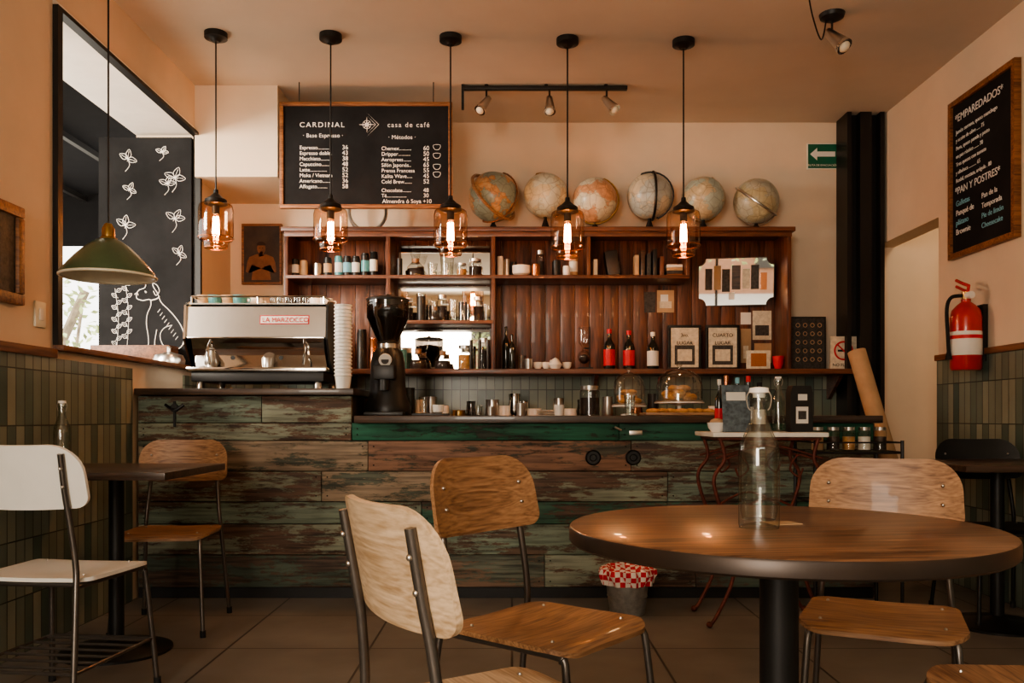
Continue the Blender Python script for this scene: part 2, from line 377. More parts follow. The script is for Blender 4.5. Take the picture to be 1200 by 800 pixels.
# ---------------------------------------------------------------- bar counter
cols=dict(
 g1=peel('paint_green',(.055,.145,.095),(.16,.10,.07),.47,1), g3=peel('paint_emerald',(.018,.115,.065),(.05,.06,.04),.45,1),
 g2=peel('paint_teal_grey',(.20,.25,.19),(.17,.11,.075),.48,2),
 r1=peel('paint_redbrown',(.26,.14,.09),(.12,.11,.08),.47,3), r2=peel('paint_brown',(.22,.145,.10),(.18,.20,.15),.5,4),
 t1=peel('paint_sage',(.27,.29,.215),(.20,.115,.075),.50,5), d1=peel('paint_dark',(.09,.12,.09),(.15,.095,.065),.5,6),
 s1=peel('paint_tan',(.33,.25,.175),(.15,.165,.12),.47,8))
core=M_('counter_core',(.02,.015,.01),.9)
b=B(); xl=XL+.013; xs=U(412,4.6); xr=1.95
b.box((xl,4.64,0),(xr,5.2,.945),core); b.box((xl,4.64,.94),(xs,5.2,1.095),core)
rows=[(.06,.232,['d1','r2','t1','d1','r1']),(.236,.398,['t1','g2','r2','t1','r1']),(.402,.518,['g2','g1','g1','g1','g3']),(.522,.683,['t1','s1','t1','g2','r2']),
      (.687,.848,['s1','r1','t1','r1','r2','r1']),(.852,.944,['t1','g3','g3','g3'])]
for z0,z1,cs in rows:
    x=xl;k=0
    while x<xr-.02:
        L=random.uniform(.75,1.6); x2=min(xr,x+L)
        if xr-x2<.25: x2=xr
        if z0>.8 and x<-.9: x2=xs
        dy=random.uniform(0,.006)
        b.box((x+.001,4.60+dy,z0),(x2-.002,4.64,z1),cols[cs[k%len(cs)]] if not(z0>.8 and x<-.9) else cols['t1'],.003)
        for xx in (x+.03,x2-.03):
            for zz in (z0+.03,z1-.03): b.sph((xx,4.60+dy,zz),.004,rubber,8)
        x=x2;k+=1
for (x0,x1,c) in [(xl,-1.35,'g2'),(-1.35,xs,'t1')]: b.box((x0+.001,4.603,.948),(x1-.002,4.64,1.09),cols[c],.003)
b.box((xl,4.61,0),(xr,4.64,.056),black)
b.box((xl,4.55,1.095),(xs+.02,5.25,1.13),darkwood,.005)
b.box((xs+.021,4.55,.945),(xr+.03,5.25,.985),darkwood,.005)
b.box((xr,4.64,0),(xr+.02,5.2,.944),cols['d1'])
for px in (695,742):
    M=Matrix.Translation((U(px,4.6),4.606,V(536,4.6)))@Matrix.Rotation(PI/2,4,'X')
    b.lathe([(.042,0),(.042,.01),(.034,.02),(.020,.02),(.016,.012),(0,.012)],black,M=M)
b.cyl((U(205,4.6),4.606,V(478,4.6)),(U(205,4.6),4.585,V(478,4.6)),.022,black)
b.tube([(U(205,4.6)-.05,4.592,V(474,4.6)),(U(205,4.6),4.585,V(480,4.6)),(U(205,4.6)+.05,4.592,V(474,4.6))],.008,black,6,4)
b.box((U(205,4.6)-.006,4.59,V(500,4.6)),(U(205,4.6)+.006,4.6,V(470,4.6)),black); 
M=Matrix.Translation((U(745,4.6),4.606,V(507,4.6)))
b.box((-.035,-.012,-.012),(.035,0,.012),steel,.003,M=M); b.cyl((U(728,4.6),4.59,V(504,4.6)),(U(720,4.6),4.585,V(500,4.6)),.006,steel)
b.done('bar_counter')
b=B(); b.box((XL+.014,5.55,.1),(2.3,YB-.014,.92),darkwood); b.box((XL+.014,5.52,.92),(2.3,YB-.014,.955),trimwood,.004); b.box((XL+.014,5.6,0),(2.3,YB-.014,.1),black)
b.done('back_work_counter')

# ---------------------------------------------------------------- shelf cabinet
D=5.83; x0=U(335,D); x1=U(928,D); zt=V(266,D); zl=V(432,D); zs=V(322,D)-.012; yb=YB-.001
b=B()
x=x0
while x<x1-.01:
    w=min(.105,x1-x); b.box((x+.0015,yb-.02,zl),(x+w-.0015,yb,zt-.02),redwood,.002); x+=w
b.box((x0-.03,D-.02,zt-.03),(x1+.02,yb,zt),redwoodH,.004)
b.box((x0-.01,D-.005,zt-.065),(x1,D+.02,zt-.03),redwoodH,.004)
b.box((x0-.02,D-.02,zl-.035),(U(1008,D),yb,zl),redwoodH,.004)
for px in (335,455,578,925): 
    b.box((U(px,D)-.014,D,zl),(U(px,D)+.014,yb-.02,zt-.03),redwood,.003)
for px in (690,806): b.box((U(px,D)-.012,D,zs),(U(px,D)+.012,yb-.02,zt-.03),redwood,.003)
b.box((x0,D-.005,zs-.012),(U(808,D),yb-.02,zs+.012),redwoodH,.003)
zm=V(377,D); b.box((U(455,D),D-.005,zm-.012),(U(578,D),yb-.02,zm+.012),redwoodH,.003)
for za,zb in ((zl+.01,zm-.02),(zm+.02,zs-.02),(zs+.02,zt-.07)):
    b.box((U(455,D)+.03,yb-.028,za),(U(578,D)-.03,yb-.021,zb),mirror)
for px in (400,700,860,990): b.prism([(YB-.013,zl-.036),(YB-.013,zl-.2),(YB-.04,zl-.2),(D+.04,zl-.036)],'X',U(px,D)-.012,U(px,D)+.012,redwoodH)
b.done('wall_shelf_cabinet')

# ---------------------------------------------------------------- globes
def globemat(i,sea,land,land2):
    m,nt,bs=newmat('globe_map_%d'%i)
    tc=nt.nodes.new('ShaderNodeTexCoord'); mp=nt.nodes.new('ShaderNodeMapping'); mp.inputs['Location'].default_value=(i*2.3,i*1.1,i*.7)
    nt.links.new(tc.outputs['Object'],mp.inputs[0]); n=nt.nodes.new('ShaderNodeTexNoise'); n.inputs['Scale'].default_value=6.5; n.inputs['Detail'].default_value=8; n.inputs['Roughness'].default_value=.6
    nt.links.new(mp.outputs[0],n.inputs['Vector'])
    col=ramp(nt,n.outputs['Fac'],[(.40,tuple(x*.85 for x in sea)),(.48,sea),(.5,tuple(x*.7 for x in sea)),(.515,land),(.58,land2),(.66,tuple(min(1,x*1.3) for x in land))])
    v=nt.nodes.new('ShaderNodeTexVoronoi'); v.feature='DISTANCE_TO_EDGE'; v.inputs['Scale'].default_value=14; nt.links.new(mp.outputs[0],v.inputs['Vector'])
    mx=nt.nodes.new('ShaderNodeMix'); mx.data_type='RGBA'; mx.blend_type='MULTIPLY'; mx.inputs[0].default_value=.35
    nt.links.new(col,mx.inputs[6]); nt.links.new(ramp(nt,v.outputs[0],[(.02,(.3,.25,.2)),(.05,(1,1,1))]),mx.inputs[7])
    nt.links.new(mx.outputs[2],bs.inputs['Base Color']); bs.inputs['Roughness'].default_value=.3; return m
gd=[(578,231,30,(.30,.36,.30),(.50,.25,.11),(.60,.40,.22),0),(639,229,26.5,(.68,.68,.56),(.70,.60,.40),(.6,.48,.3),1),(697,235,27,(.66,.62,.48),(.60,.34,.20),(.50,.28,.16),1),
    (761,230,27,(.46,.50,.47),(.55,.50,.38),(.56,.5,.38),2),(824,233,26,(.46,.54,.48),(.58,.50,.34),(.50,.42,.28),1),(886,236,27,(.48,.48,.39),(.48,.44,.28),(.42,.37,.24),3)]
for i,(px,py,r,sea,la,lb,kind) in enumerate(gd):
    dd=5.93; R=r*dd/1000*.97; gx=U(px,dd); gz=V(py,dd)-zt
    b=B(); b.sph((0,0,gz),R,globemat(i,sea,la,lb),40)
    tilt=Matrix.Translation((0,0,gz))@Matrix.Rotation([.4,-.4,.4,-.35,.4,.4][i],4,'Y')@Matrix.Rotation(random.uniform(-.6,.6),4,'Z')
    mt=[trimwood,brass,brass,black,brass,steel][i]
    RR=R*1.06
    pts=[(RR*math.sin(a),0,RR*math.cos(a)) for a in [k*PI/16 for k in range(17)]]
    b.tube(pts,.006,mt,6,M=tilt); b.cyl(tilt@Vector((0,0,RR)),tilt@Vector((0,0,R*.97)),.006,mt); b.cyl(tilt@Vector((0,0,-RR)),tilt@Vector((0,0,-R*.97)),.006,mt)
    if kind==0: 
        pts=[(R*1.12*math.cos(k*PI/20),R*1.12*math.sin(k*PI/20),0) for k in range(40)]
        b.tube(pts,.012,chairwood,6,closed=True,M=Matrix.Translation((0,0,gz))@Matrix.Rotation(.9,4,'Y')@Matrix.Rotation(.5,4,'X'))
    if kind==3:
        pts=[(R*1.08*math.cos(k*PI/20),R*1.08*math.sin(k*PI/20),0) for k in range(40)]
        b.tube(pts,.008,steel,6,closed=True,M=Matrix.Translation((0,0,gz))@Matrix.Rotation(.6,4,'Y')@Matrix.Rotation(.35,4,'X'))
    if kind==2:
        pts=[(0.02,-RR*math.sin(a),RR*math.cos(a)) for a in [k*PI/16 for k in range(17)]]
        b.tube(pts,.009,black,6,M=Matrix.Translation((0,0,gz)))
    low=gz-R*.99
    b.lathe([(.075,0),(.075,.008),(.03,.014),(.012,max(.016,low*.8)),(.012,max(low,.02)),(0,max(low,.02))],black)
    b.done('globe',(gx,dd,zt+.0005))
b=B(); b.tube([(.13*math.cos(k*PI/16),0,.142+.13*math.sin(k*PI/16)) for k in range(32)],.012,steel,6,closed=True); b.box((-.05,-.03,0),(.05,.03,.02),steel); b.done('metal_ring_stand',(U(430,5.97),6.0,zt+.0005))

# ---------------------------------------------------------------- menu board
md=5.40
mx0,mx1,mz0,mz1=U(328,md),U(530,md),V(244,md),V(120,md)
b=B(); b.box((mx0+.02,md,mz0+.02),(mx1-.02,md+.02,mz1-.02),chalkb)
f=.024
b.box((mx0,md-.012,mz0),(mx1,md+.022,mz0+f),boardframe,.003); b.box((mx0,md-.012,mz1-f),(mx1,md+.022,mz1),boardframe,.003)
b.box((mx0,md-.012,mz0+f),(mx0+f,md+.022,mz1-f),boardframe,.003); b.box((mx1-f,md-.012,mz0+f),(mx1,md+.022,mz1-f),boardframe,.003)
for xx in (mx0+.12,mx1-.12): b.cyl((xx,md+.01,mz1-.01),(xx,md+.01,ZC),.003,black,8)
cx,cz=U(430,md),V(146,md)
for sc in (1,.74): b.tube([(cx+.075*sc*math.cos(k*PI/2),md-.002,cz+.075*sc*math.sin(k*PI/2)) for k in range(4)],.0016,chalk,5,closed=True)
b.tube([(cx+.026*math.cos(k*PI/12),md-.002,cz+.026*math.sin(k*PI/12)) for k in range(24)],.0013,chalk,5,closed=True)
for k in range(8):
    a=k*PI/4; r=.050 if k%2==0 else .030
    b.prism([(cx+r*math.cos(a),cz+r*math.sin(a)),(cx+.008*math.cos(a+.7),cz+.008*math.sin(a+.7)),(cx+.003*math.cos(a-.7),cz+.003*math.sin(a-.7))],'Y',md-.003,md,chalk)
menu=b.done('menu_chalkboard')
def mt(s,px,py,h,al='LEFT',m=chalk,sx=1,sp=1): text(s,(U(px,md),md-.002,V(py,md)),h*md/1000/.7,m,menu,align=al,sx=sx,sp=sp)
mt('CARDINAL',351,149,5.8,sx=1.1,sp=1.25); mt('casa de café',454,149,5.6,sx=1.0,sp=1.25)
mt('· Base Espresso ·',355,161,4.6,sp=1.05); mt('· Métodos ·',455,163,4.6,sp=1.05)
for i,(n,p) in enumerate([('Espresso..........','36'),('Espresso doble.','43'),('Macchiato........','38'),('Capuccino.......','48'),('Latte...............','52'),('Moka / Vietnam','52'),('Americano.......','36'),('Affogato.........','58')]):
    y=175+i*6.5; mt(n,351,y,4.3,sx=.98); mt(p,401,y,5)
for i,(n,p) in enumerate([('Chemex...........','60'),('Dripper...........','50'),('Aeropress.......','45'),('Sifón Japonés..','65'),('Prensa Francesa','55'),('Kalita Wave.....','45'),('Cold Brew.......','52')]):
    y=176+i*6.5; mt(n,447,y,4.3,sx=.98); mt(p,496,y,5)
for i,(n,p) in enumerate([('Chocolate........','48'),('Té..................','30')]): mt(n,447,225+i*6.2,4.1); mt(p,496,225+i*6.2,4.6)
mt('Almendra ó Soya +10',448,238,4.6)
cc=B()
for yy,qx in ((173,512),(183,512),(196,512),(205,512)): cc.tube([(U(qx-4,md),md-.002,V(yy-3,md)),(U(qx-2.5,md),md-.002,V(yy+2,md)),(U(qx+2.5,md),md-.002,V(yy+2,md)),(U(qx+4,md),md-.002,V(yy-3,md))],.0016,chalk,5,3,closed=True)
cc.done('chalk_icons',parent=menu)

# ---------------------------------------------------------------- pendant jar lamps
def jar_pendant(px,top,bot,d):
    x=U(px,d); zt_=V(top,d); zb=V(bot,d); h=zt_-zb
    b=B()
    b.lathe([(.0,ZC-.05-zb),(.02,ZC-.05-zb),(.035,ZC-.035-zb),(.062,ZC-.03-zb),(.062,ZC-zb)],black)
    b.cyl((0,0,h+.02),(0,0,ZC-.04-zb),.0045,black,8)
    b.lathe([(0,h+.05),(.012,h+.05),(.014,h+.03),(.035,h+.01),(.058,h-.005),(.062,h-.03),(.05,h-.035),(.02,h-.04),(.02,h-.085),(0,h-.085)],black)
    b.olathe([(.06,h-.02),(.088,h-.035),(.094,h-.06),(.094,.06),(.088,.045),(.066,.035),(.064,.012),(.055,.0),(.0,.0)],glj,seg=36)
    b.tube([(.094*math.cos(k*PI/18),.094*math.sin(k*PI/18),.058) for k in range(36)],.003,copper,5,closed=True)
    b.tube([(.06*math.cos(k*PI/18),.06*math.sin(k*PI/18),.003) for k in range(36)],.003,copper,5,closed=True)
    b.olathe([(.014,h-.085),(.02,h-.1),(.03,h-.13),(.032,h-.17),(.026,h-.205),(.012,h-.225),(0,h-.228)],glj,seg=20)
    for k in range(6):
        a=k*PI/3; b.cyl((.014*math.cos(a),.014*math.sin(a),h-.10),(.017*math.cos(a),.017*math.sin(a),h-.2),.0025,filam,6)
    b.cyl((0,0,h-.1),(0,0,h-.205),.004,copper,8)
    o=b.done('jar_pendant_lamp',(x,d,zb))
    L=bpy.data.lights.new('pendant_glow','POINT'); L.energy=4; L.color=(1,.55,.25); L.shadow_soft_size=.03
    lo=bpy.data.objects.new('pendant_glow',L); bpy.context.collection.objects.link(lo); lo.parent=o; lo.location=(0,0,-.05)
for px,t,bo,d in [(253,233,291,4.72),(387.5,239,293,4.74),(528,240,299,4.76),(665,242,302,4.79),(801,242,300,4.81)]: jar_pendant(px,t,bo,d)
d=3.5; b=B()
b.cyl((0,0,.2),(0,0,ZC-V(325,d)),.004,black,8); b.lathe([(.0,ZC-V(325,d)-.04),(.04,ZC-V(325,d)-.03),(.05,ZC-V(325,d))],black)
b.lathe([(.0,.225),(.014,.22),(.024,.2),(.026,.165),(.034,.16),(.036,.15)],brass)
b.olathe([(.03,.158),(.05,.15),(.085,.125),(.125,.085),(.155,.05),(.178,.02),(.184,.004),(.180,0)],greenen,seg=48)
b.olathe([(.180,0),(.176,.006),(.15,.045),(.12,.08),(.08,.118),(.03,.15)],creamen,seg=48)
b.tube([(.182*math.cos(k*PI/24),.182*math.sin(k*PI/24),.003) for k in range(48)],.006,creamen,6,closed=True)
b.sph((0,0,.08),.03,creamen); b.cyl((0,0,.1),(0,0,.15),.018,black)
b.done('enamel_pendant_lamp',(U(127,d),d,V(325,d)))

def spot(b,p,aim,s=1):
    p=Vector(p); a=Vector(aim).normalized()
    b.cyl(p,p+Vector((0,0,-.05*s)),.006,black,8)
    q=p+Vector((0,0,-.065*s)); e=q+a*.07*s
    b.cyl(q-a*.03*s,e,.018*s,steel,16,.032*s); b.cyl(e,e+a*.012*s,.034*s,chrome); b.sph(e+a*.004,.026*s,creamen,12)
td=5.45; b=B()
b.box((U(543,td),td-.018,ZC-.035),(U(735,td),td+.018,ZC-.012),black,.003)
for px in (570,640,710): b.cyl((U(px,td),td,ZC-.02),(U(px,td),td,ZC),.012,black)
b.box((U(543,td)-.012,td-.01,ZC-.16),(U(543,td)+.004,td+.01,ZC),black)
for px,ax in ((570,-.4),(644,0),(711,.5)): spot(b,(U(px,td),td,ZC-.035),(ax,-.35,-.7),1.1)
b.done('track_light')
b=B(); sx=U(975,4.5); b.lathe([(.0,-.035),(.03,-.035),(.06,-.02),(.066,0)],black,c=(sx,4.5,ZC))
spot(b,(sx,4.5,ZC-.03),(.35,-.4,-.6),1.3)
b.tube([(U(946,4.2),4.2,ZC-.005),(U(948,4.35),4.3,ZC-.10),(U(960,4.45),4.42,ZC-.17),(sx-.03,4.5,ZC-.03)],.004,black,6,6)
b.done('ceiling_spotlight')

# ---------------------------------------------------------------- chairs
def chair(name,x,y,face,woodm,frame=tubem,rack=False,bh=.205,s_=1,sz=.445):
    b=B(); bz=.762; lean=math.radians(11)
    M=Matrix.Translation((0,-.246,bz))@Matrix.Rotation(PI/2+lean,4,'X')
    out=dens(rrect(.415,bh,[.095,.095,.035,.035],8))
    out=[(x*(1-.04*(y/bh)),y) for x,y in out]
    b.shell(out,.012,woodm,lambda x,y:-.85*x*x,M,8)
    seat=dens(rrect(.40,.38,[.07,.07,.05,.05],8))
    seat=[(x*(1+.06*(y/.4)),y) for x,y in seat]
    b.shell(seat,.012,woodm,lambda x,y:-.012*math.exp(-((x/.13)**2+((y+.03)/.13)**2))-(.02*max(0,(y-.13)/.07)**2),Matrix.Translation((0,0,sz)),9)
    r=.0095; fz=sz-.018
    for s in (-1,1):
        b.tube([(s*.205,-.27,.006),(s*.18,-.215,.40),(s*.172,-.205,.50),(s*.160,-.216,.63),(s*.155,-.232,.72),(s*.155,-.252,.835)],r,frame,10,5)
        b.tube([(s*.172,-.205,fz),(s*.172,.13,fz),(s*.174,.165,fz-.009),(s*.178,.18,.38),(s*.20,.215,.006)],r,frame,10,4)
        b.cyl((s*.205,-.27,0),(s*.2045,-.269,.03),.0125,rubber,12); b.cyl((s*.20,.215,0),(s*.1995,.2145,.03),.0125,rubber,12)
        for zz in (.735,.79):
            yy=-.246-(zz-bz)*math.tan(lean)+.85*.155**2+.004
            b.sph((s*.155,yy+.004,zz),.006,steel,10)
            b.sph((s*.155,yy-.026,zz),.006,steel,10)
        b.sph((s*.15,-.13,sz+.006),.005,steel,8); b.sph((s*.15,.12,sz+.006),.005,steel,8)
    b.cyl((-.172,-.17,fz),(.172,-.17,fz),r*.9,frame,10); b.cyl((-.174,.13,fz),(.174,.13,fz),r*.9,frame,10)
    if rack:
        for k in range(6): b.cyl((-.19,-.18+k*.07,.17),(.19,-.18+k*.07,.17),.005,frame,6)
        b.tube([(-.19,-.235,.17),(.19,-.235,.17),(.19,.2,.17),(-.19,.2,.17)],.006,frame,6,closed=True)
    b.v=[(p[0]*s_,p[1]*s_,p[2]*s_) for p in b.v]
    return b.done(name,(x,y,0),face-PI/2)
def place(name,bx,by_,fx,fy,m,**k):
    L=math.hypot(fx,fy); fx/=L;fy/=L
    return chair(name,bx+fx*.25,by_+fy*.25,math.atan2(fy,fx),m,**k)
place('dining_chair',-.230,1.385,.87,.50,wood('chair_ply_lit',(.42,.27,.15),(.74,.56,.38),'X',.42,17,.07),s_=.968,sz=.472)  # same ply as the others, colour made paler for the daylight on it
place('dining_chair',-.10,2.33,.78,-.63,chairwood)
place('dining_chair',1.10,2.52,-.42,-.91,chairwood,s_=.985)
place('dining_chair',1.29,1.60,-1,0,chairwood)
place('dining_chair',U(216,4.2),4.22,.10,-1,chairwood)
place('dining_chair',-1.55,2.66,.12,1,whitepaint,rack=True,bh=.20,s_=1.03)
place('dining_chair',U(1150,4.3),4.37,-.05,-1,M_('black_ply',(.012,.012,.012),.4),frame=black)

# ---------------------------------------------------------------- tables
b=B(); R=.40; tz=.765
b.lathe([(0,tz-.032),(R-.004,tz-.032),(R,tz-.028),(R,tz-.006),(R-.002,tz-.002)],M_('table_edge_band',(.045,.030,.022),.35,.4),seg=96)
b.lathe([(R-.002,tz-.002),(R-.006,tz),(0,tz)],tablewood,seg=96)
b.cyl((0,0,.03),(0,0,tz-.032),.036,black,32)
b.lathe([(.11,tz-.045),(.11,tz-.032)],black); b.lathe([(.23,0),(.23,.01),(.20,.02),(.05,.035),(.036,.05)],black,seg=48)
b.done('round_cafe_table',(.51,1.63,0),.12)
def sqtable(name,x,y,s,rz,zt=.765):
    b=B(); b.box((-s/2,-s/2,zt-.03),(s/2,s/2,zt),darkwood,.004); b.cyl((0,0,.03),(0,0,zt-.03),.03,black,24)
    b.box((-.11,-.11,zt-.042),(.11,.11,zt-.03),black); b.lathe([(.22,0),(.22,.01),(.19,.02),(.05,.035),(.03,.05)],black,seg=40)
    return b.done(name,(x,y,0),rz)
sqtable('square_cafe_table',-1.65,3.56,.68,0); sqtable('square_cafe_table',2.275,4.0,.62,0)

# ---------------------------------------------------------------- bottles
def bottle(name,x,y,z,h,r,mat,label=None,cap=None,neck=.3,lab=(.15,.45)):
    b=B(); nr=r*.34
    b.lathe([(r*.9,0),(r,.008),(r,h*(1-neck)*.82),(r*.85,h*(1-neck)*.93),(nr*1.3,h*(1-neck)*1.06),(nr,h*(1-neck)*1.15),(nr,h*.95),(nr*1.2,h*.955),(nr*1.2,h*.99),(nr,h)] ,mat,seg=28)
    if label: b.olathe([(r*1.015,h*lab[0]),(r*1.02,h*lab[0]+.001),(r*1.02,h*lab[1]),(r*1.015,h*lab[1])],label,seg=28)
    if cap: b.lathe([(nr*1.25,h*.9),(nr*1.3,h*1.01),(0,h*1.015)],cap,seg=16)
    return b.done(name,(x,y,z))
def waterbottle(x,y,z,h=.25,r=.037):
    b=B()
    b.olathe([(0,.012),(r*.85,.004),(r*.96,0),(r,.008),(r,h*.52),(r*.93,h*.60),(r*.62,h*.70),(r*.42,h*.78),(r*.40,h*.90),(r*.50,h*.905),(r*.50,h*.95),(r*.40,h*.955)],glb,seg=48)
    b.olathe([(0,.018),(r*.80,.016),(r*.9,.03),(r*.9,h*.5),(r*.85,h*.585),(r*.5,h*.71),(r*.32,h*.78),(r*.32,h*.95)],gl,seg=40)
    b.lathe([(0,h*.93),(r*.30,h*.93),(r*.32,h*.96),(r*.5,h*.965),(r*.46,h*1.0),(0,h*1.01)],ceramic,seg=24)
    b.tube([(r*.5,0,h*.97),(r*.62,0,h*.93),(r*.55,0,h*.86),(r*.42,0,h*.84)],.0012,steel,6,3); b.tube([(-r*.5,0,h*.97),(-r*.62,0,h*.93),(-r*.55,0,h*.86),(-r*.42,0,h*.84)],.0012,steel,6,3)
    return b.done('glass_water_bottle',(x,y,z))
waterbottle(.463,1.60,.7652,.262,.0375); waterbottle(-1.93,3.66,.7652,.28,.034)
b=B(); b.box((-.035,-.025,0),(.035,.025,.0015),kraft); b.done('paper_card',(.52,1.66,.7655),.3)
m,nt,bs=newmat('gingham'); tc=nt.nodes.new('ShaderNodeTexCoord'); ck=nt.nodes.new('ShaderNodeTexChecker'); ck.inputs['Scale'].default_value=40
ck.inputs['Color1'].default_value=(.6,.02,.03,1); ck.inputs['Color2'].default_value=(.85,.76,.7,1); nt.links.new(tc.outputs['Object'],ck.inputs['Vector']); nt.links.new(ck.outputs[0],bs.inputs['Base Color'])
b=B(); b.lathe([(0,.0),(.085,0),(.088,.005),(.11,.19),(.115,.19),(.115,.2),(.10,.2)],galv,seg=36)
b.tube([(.098*math.cos(k*PI/18),.098*math.sin(k*PI/18),.09) for k in range(36)],.003,galv,5,closed=True)
b.olathe([(.114,.15),(.125,.15),(.130,.175),(.138,.2),(.132,.225),(.11,.235),(.08,.215),(0,.17)],m,seg=72,wave=lambda i,a:.07*math.sin(a*9+i)+.04*math.sin(a*17))
b.done('bucket_with_cloth',(U(735,4.25),4.25,0))

# ---------------------------------------------------------------- espresso machine
b=B(); W=.40
for sx_ in (-.33,.33):
    for sy in (.06,.42): b.lathe([(.028,0),(.022,.01),(.018,.05)],steel,c=(sx_,sy,0),seg=16)
b.box((-W+.03,.02,.045),(W-.03,.46,.10),black,.006)
b.box((-W+.01,-.0,.10),(W-.01,.48,.125),chrome,.006)
b.prism([(.10,.125),(.45,.125),(.45,.29),(.02,.29),(.045,.21),(.09,.15)],'X',-W+.03,W-.03,chrome)
b.prism([(-.01,.29),(.46,.29),(.46,.475),(.05,.475),(.01,.46)],'X',-W+.01,W-.012,steel)
b.box((-W+.02,-.014,.283),(W-.02,.0,.291),chrome,.002)
for s in (-1,1):
    b.prism([(-.02,.28),(.0,.47),(.05,.495),(.47,.495),(.47,.10),(.12,.10),(.06,.16),(.0,.25)],'X',s*W-(.0 if s<0 else .012),s*W+(.012 if s<0 else 0),blackp if s>0 else chrome)
b.prism([(-.004,.362),(.003,.412),(.006,.412),(-.001,.362)],'X',.02,.295,labelred); b.prism([(-.006,.367),(.001,.407),(.004,.407),(-.003,.367)],'X',.026,.289,labelw)
b.box((-W+.02,.02,.475),(W-.02,.46,.482),steel)
b.tube([(-W+.03,.03,.52),(W-.03,.03,.52),(W-.03,.45,.52),(-W+.03,.45,.52)],.006,chrome,8,closed=True)
for sx_ in (-W+.03,0,W-.03):
    for sy in (.03,.45): b.cyl((sx_,sy,.482),(sx_,sy,.52),.005,chrome,8)
b.tube([(-.26,.03,.28),(-.27,-.0,.22),(-.26,.01,.14)],.007,chrome,8,4); b.tube([(.26,.03,.28),(.27,-.0,.22),(.26,.01,.14)],.007,chrome,8,4)
b.lathe([(.03,0),(.04,.02),(.038,.06),(.03,.09),(.034,.1)],steel,c=(-.27,.06,.126),seg=20)
b.lathe([(.03,0),(.033,.05),(.03,.055)],steel,c=(.05,.05,.126),seg=20)
for sx_ in (-.15,.12):
    b.cyl((sx_,.22,.18),(sx_,.22,.29),.035,chrome); b.cyl((sx_,.2,.19),(sx_,.06,.18),.012,blackp)
em=b.done('espresso_machine',(U(304,4.8),4.74,1.1305))
text('LA MARZOCCO',(.034,-.008,.374),.036,labelred,em,rot=(PI/2-.14,0,0),sx=1.0)
cups=B()
for k,(cx_,m_) in enumerate([(-.33,kraft),(-.27,teal),(-.19,kraft),(-.13,teal),(-.30,teal),(.28,ceramic),(.33,ceramic),(-.22,teal),(-.08,ceramic)]):
    cy=.12 if k<4 else .25
    cups.lathe([(.022,0),(.036,.012),(.045,.055),(.041,.055),(.03,.012),(0,.01)],m_,c=(cx_,cy,.4825),seg=20)
    cups.tube([(cx_+.04,cy,.525),(cx_+.06,cy,.52),(cx_+.055,cy,.50),(cx_+.036,cy,.50)],.004,m_,6,3)
for k in range(5): cups.olathe([(0,.002),(.028,0),(.032,.075),(.029,.075),(.026,.01)],gl,c=(.12+.05*k-.1,.3,.4825),seg=16)
cups.done('cups_on_machine',parent=em)
b=B()
for k in range(20): b.lathe([(.036,k*.0202),(.045,k*.0202+.07),(.050,k*.0202+.073),(.050,k*.0202+.079),(.046,k*.0202+.08)],ceramic,seg=28)
b.done('paper_cup_stack',(U(403,4.72),4.70,1.1305))
b=B()
b.lathe([(0,0),(.13,0),(.135,.01),(.13,.06),(.105,.12),(.10,.20),(.098,.30),(.085,.36),(.06,.385),(0,.39)],blackp,seg=32)
b.box((-.06,-.17,.20),(.06,-.05,.28),blackp,.01); b.cyl((0,-.14,.20),(0,-.14,.14),.03,blackp)
b.cyl((0,-.09,.315),(0,-.112,.31),.036,labelw); b.cyl((0,-.112,.31),(0,-.113,.31),.022,paperdk)
b.lathe([(.06,.385),(.06,.41),(.07,.42)],steel,seg=28)
b.olathe([(.055,.42),(.08,.47),(.115,.55),(.12,.56),(.12,.655)],glsm,seg=32); b.lathe([(0,.425),(.05,.425),(.077,.475),(.11,.55),(.11,.60),(0,.62)],coffee,seg=28)
b.lathe([(.123,.655),(.125,.665),(.10,.675),(.02,.68),(.012,.69),(0,.70)],blackp,seg=32)
b.box((-.11,-.18,.0),(.11,.0,.02),blackp,.005)
b.done('coffee_grinder',(U(453,4.85),4.90,.986))

# ---------------------------------------------------------------- items on shelves
def can(b,x,y,z,h,r,m,lm=None):
    b.lathe([(r,0),(r,h*.92),(r*.9,h*.94),(r*.9,h),(0,h)],m,c=(x,y,z),seg=18)
    if lm: b.olathe([(r*1.02,h*.25),(r*1.02,h*.7)],lm,c=(x,y,z),seg=18)
def tumbler(b,x,y,z,h,r,m=gl): b.olathe([(0,.004),(r*.8,0),(r,h),(r*.93,h),(r*.75,.01)],m,c=(x,y,z),seg=20)
def chemex(b,x,y,z,h,r,m=gl,fill=True):
    b.olathe([(0,.004),(r*.9,0),(r,h*.12),(r*.8,h*.35),(r*.3,h*.52),(r*.32,h*.58),(r*.75,h)],m,c=(x,y,z),seg=24)
    b.lathe([(r*.42,h*.45),(r*.36,h*.52),(r*.40,h*.6)],chairwood,c=(x,y,z),seg=16)
    if fill: b.lathe([(0,.004),(r*.85,.005),(r*.93,h*.12),(r*.8,h*.28),(0,h*.28)],coffee,c=(x,y,z),seg=20)
def jar(b,x,y,z,h,r,fillm=coffee):
    b.olathe([(0,.003),(r,0),(r,h*.8),(r*.85,h*.86)],gl,c=(x,y,z),seg=22); b.lathe([(0,.005),(r*.93,.005),(r*.93,h*.6),(0,h*.6)],fillm,c=(x,y,z),seg=20)
    b.lathe([(r*.9,h*.86),(r*.92,h),(0,h)],steel,c=(x,y,z),seg=22)
yy=5.96; zz=zs+.0125
b=B()
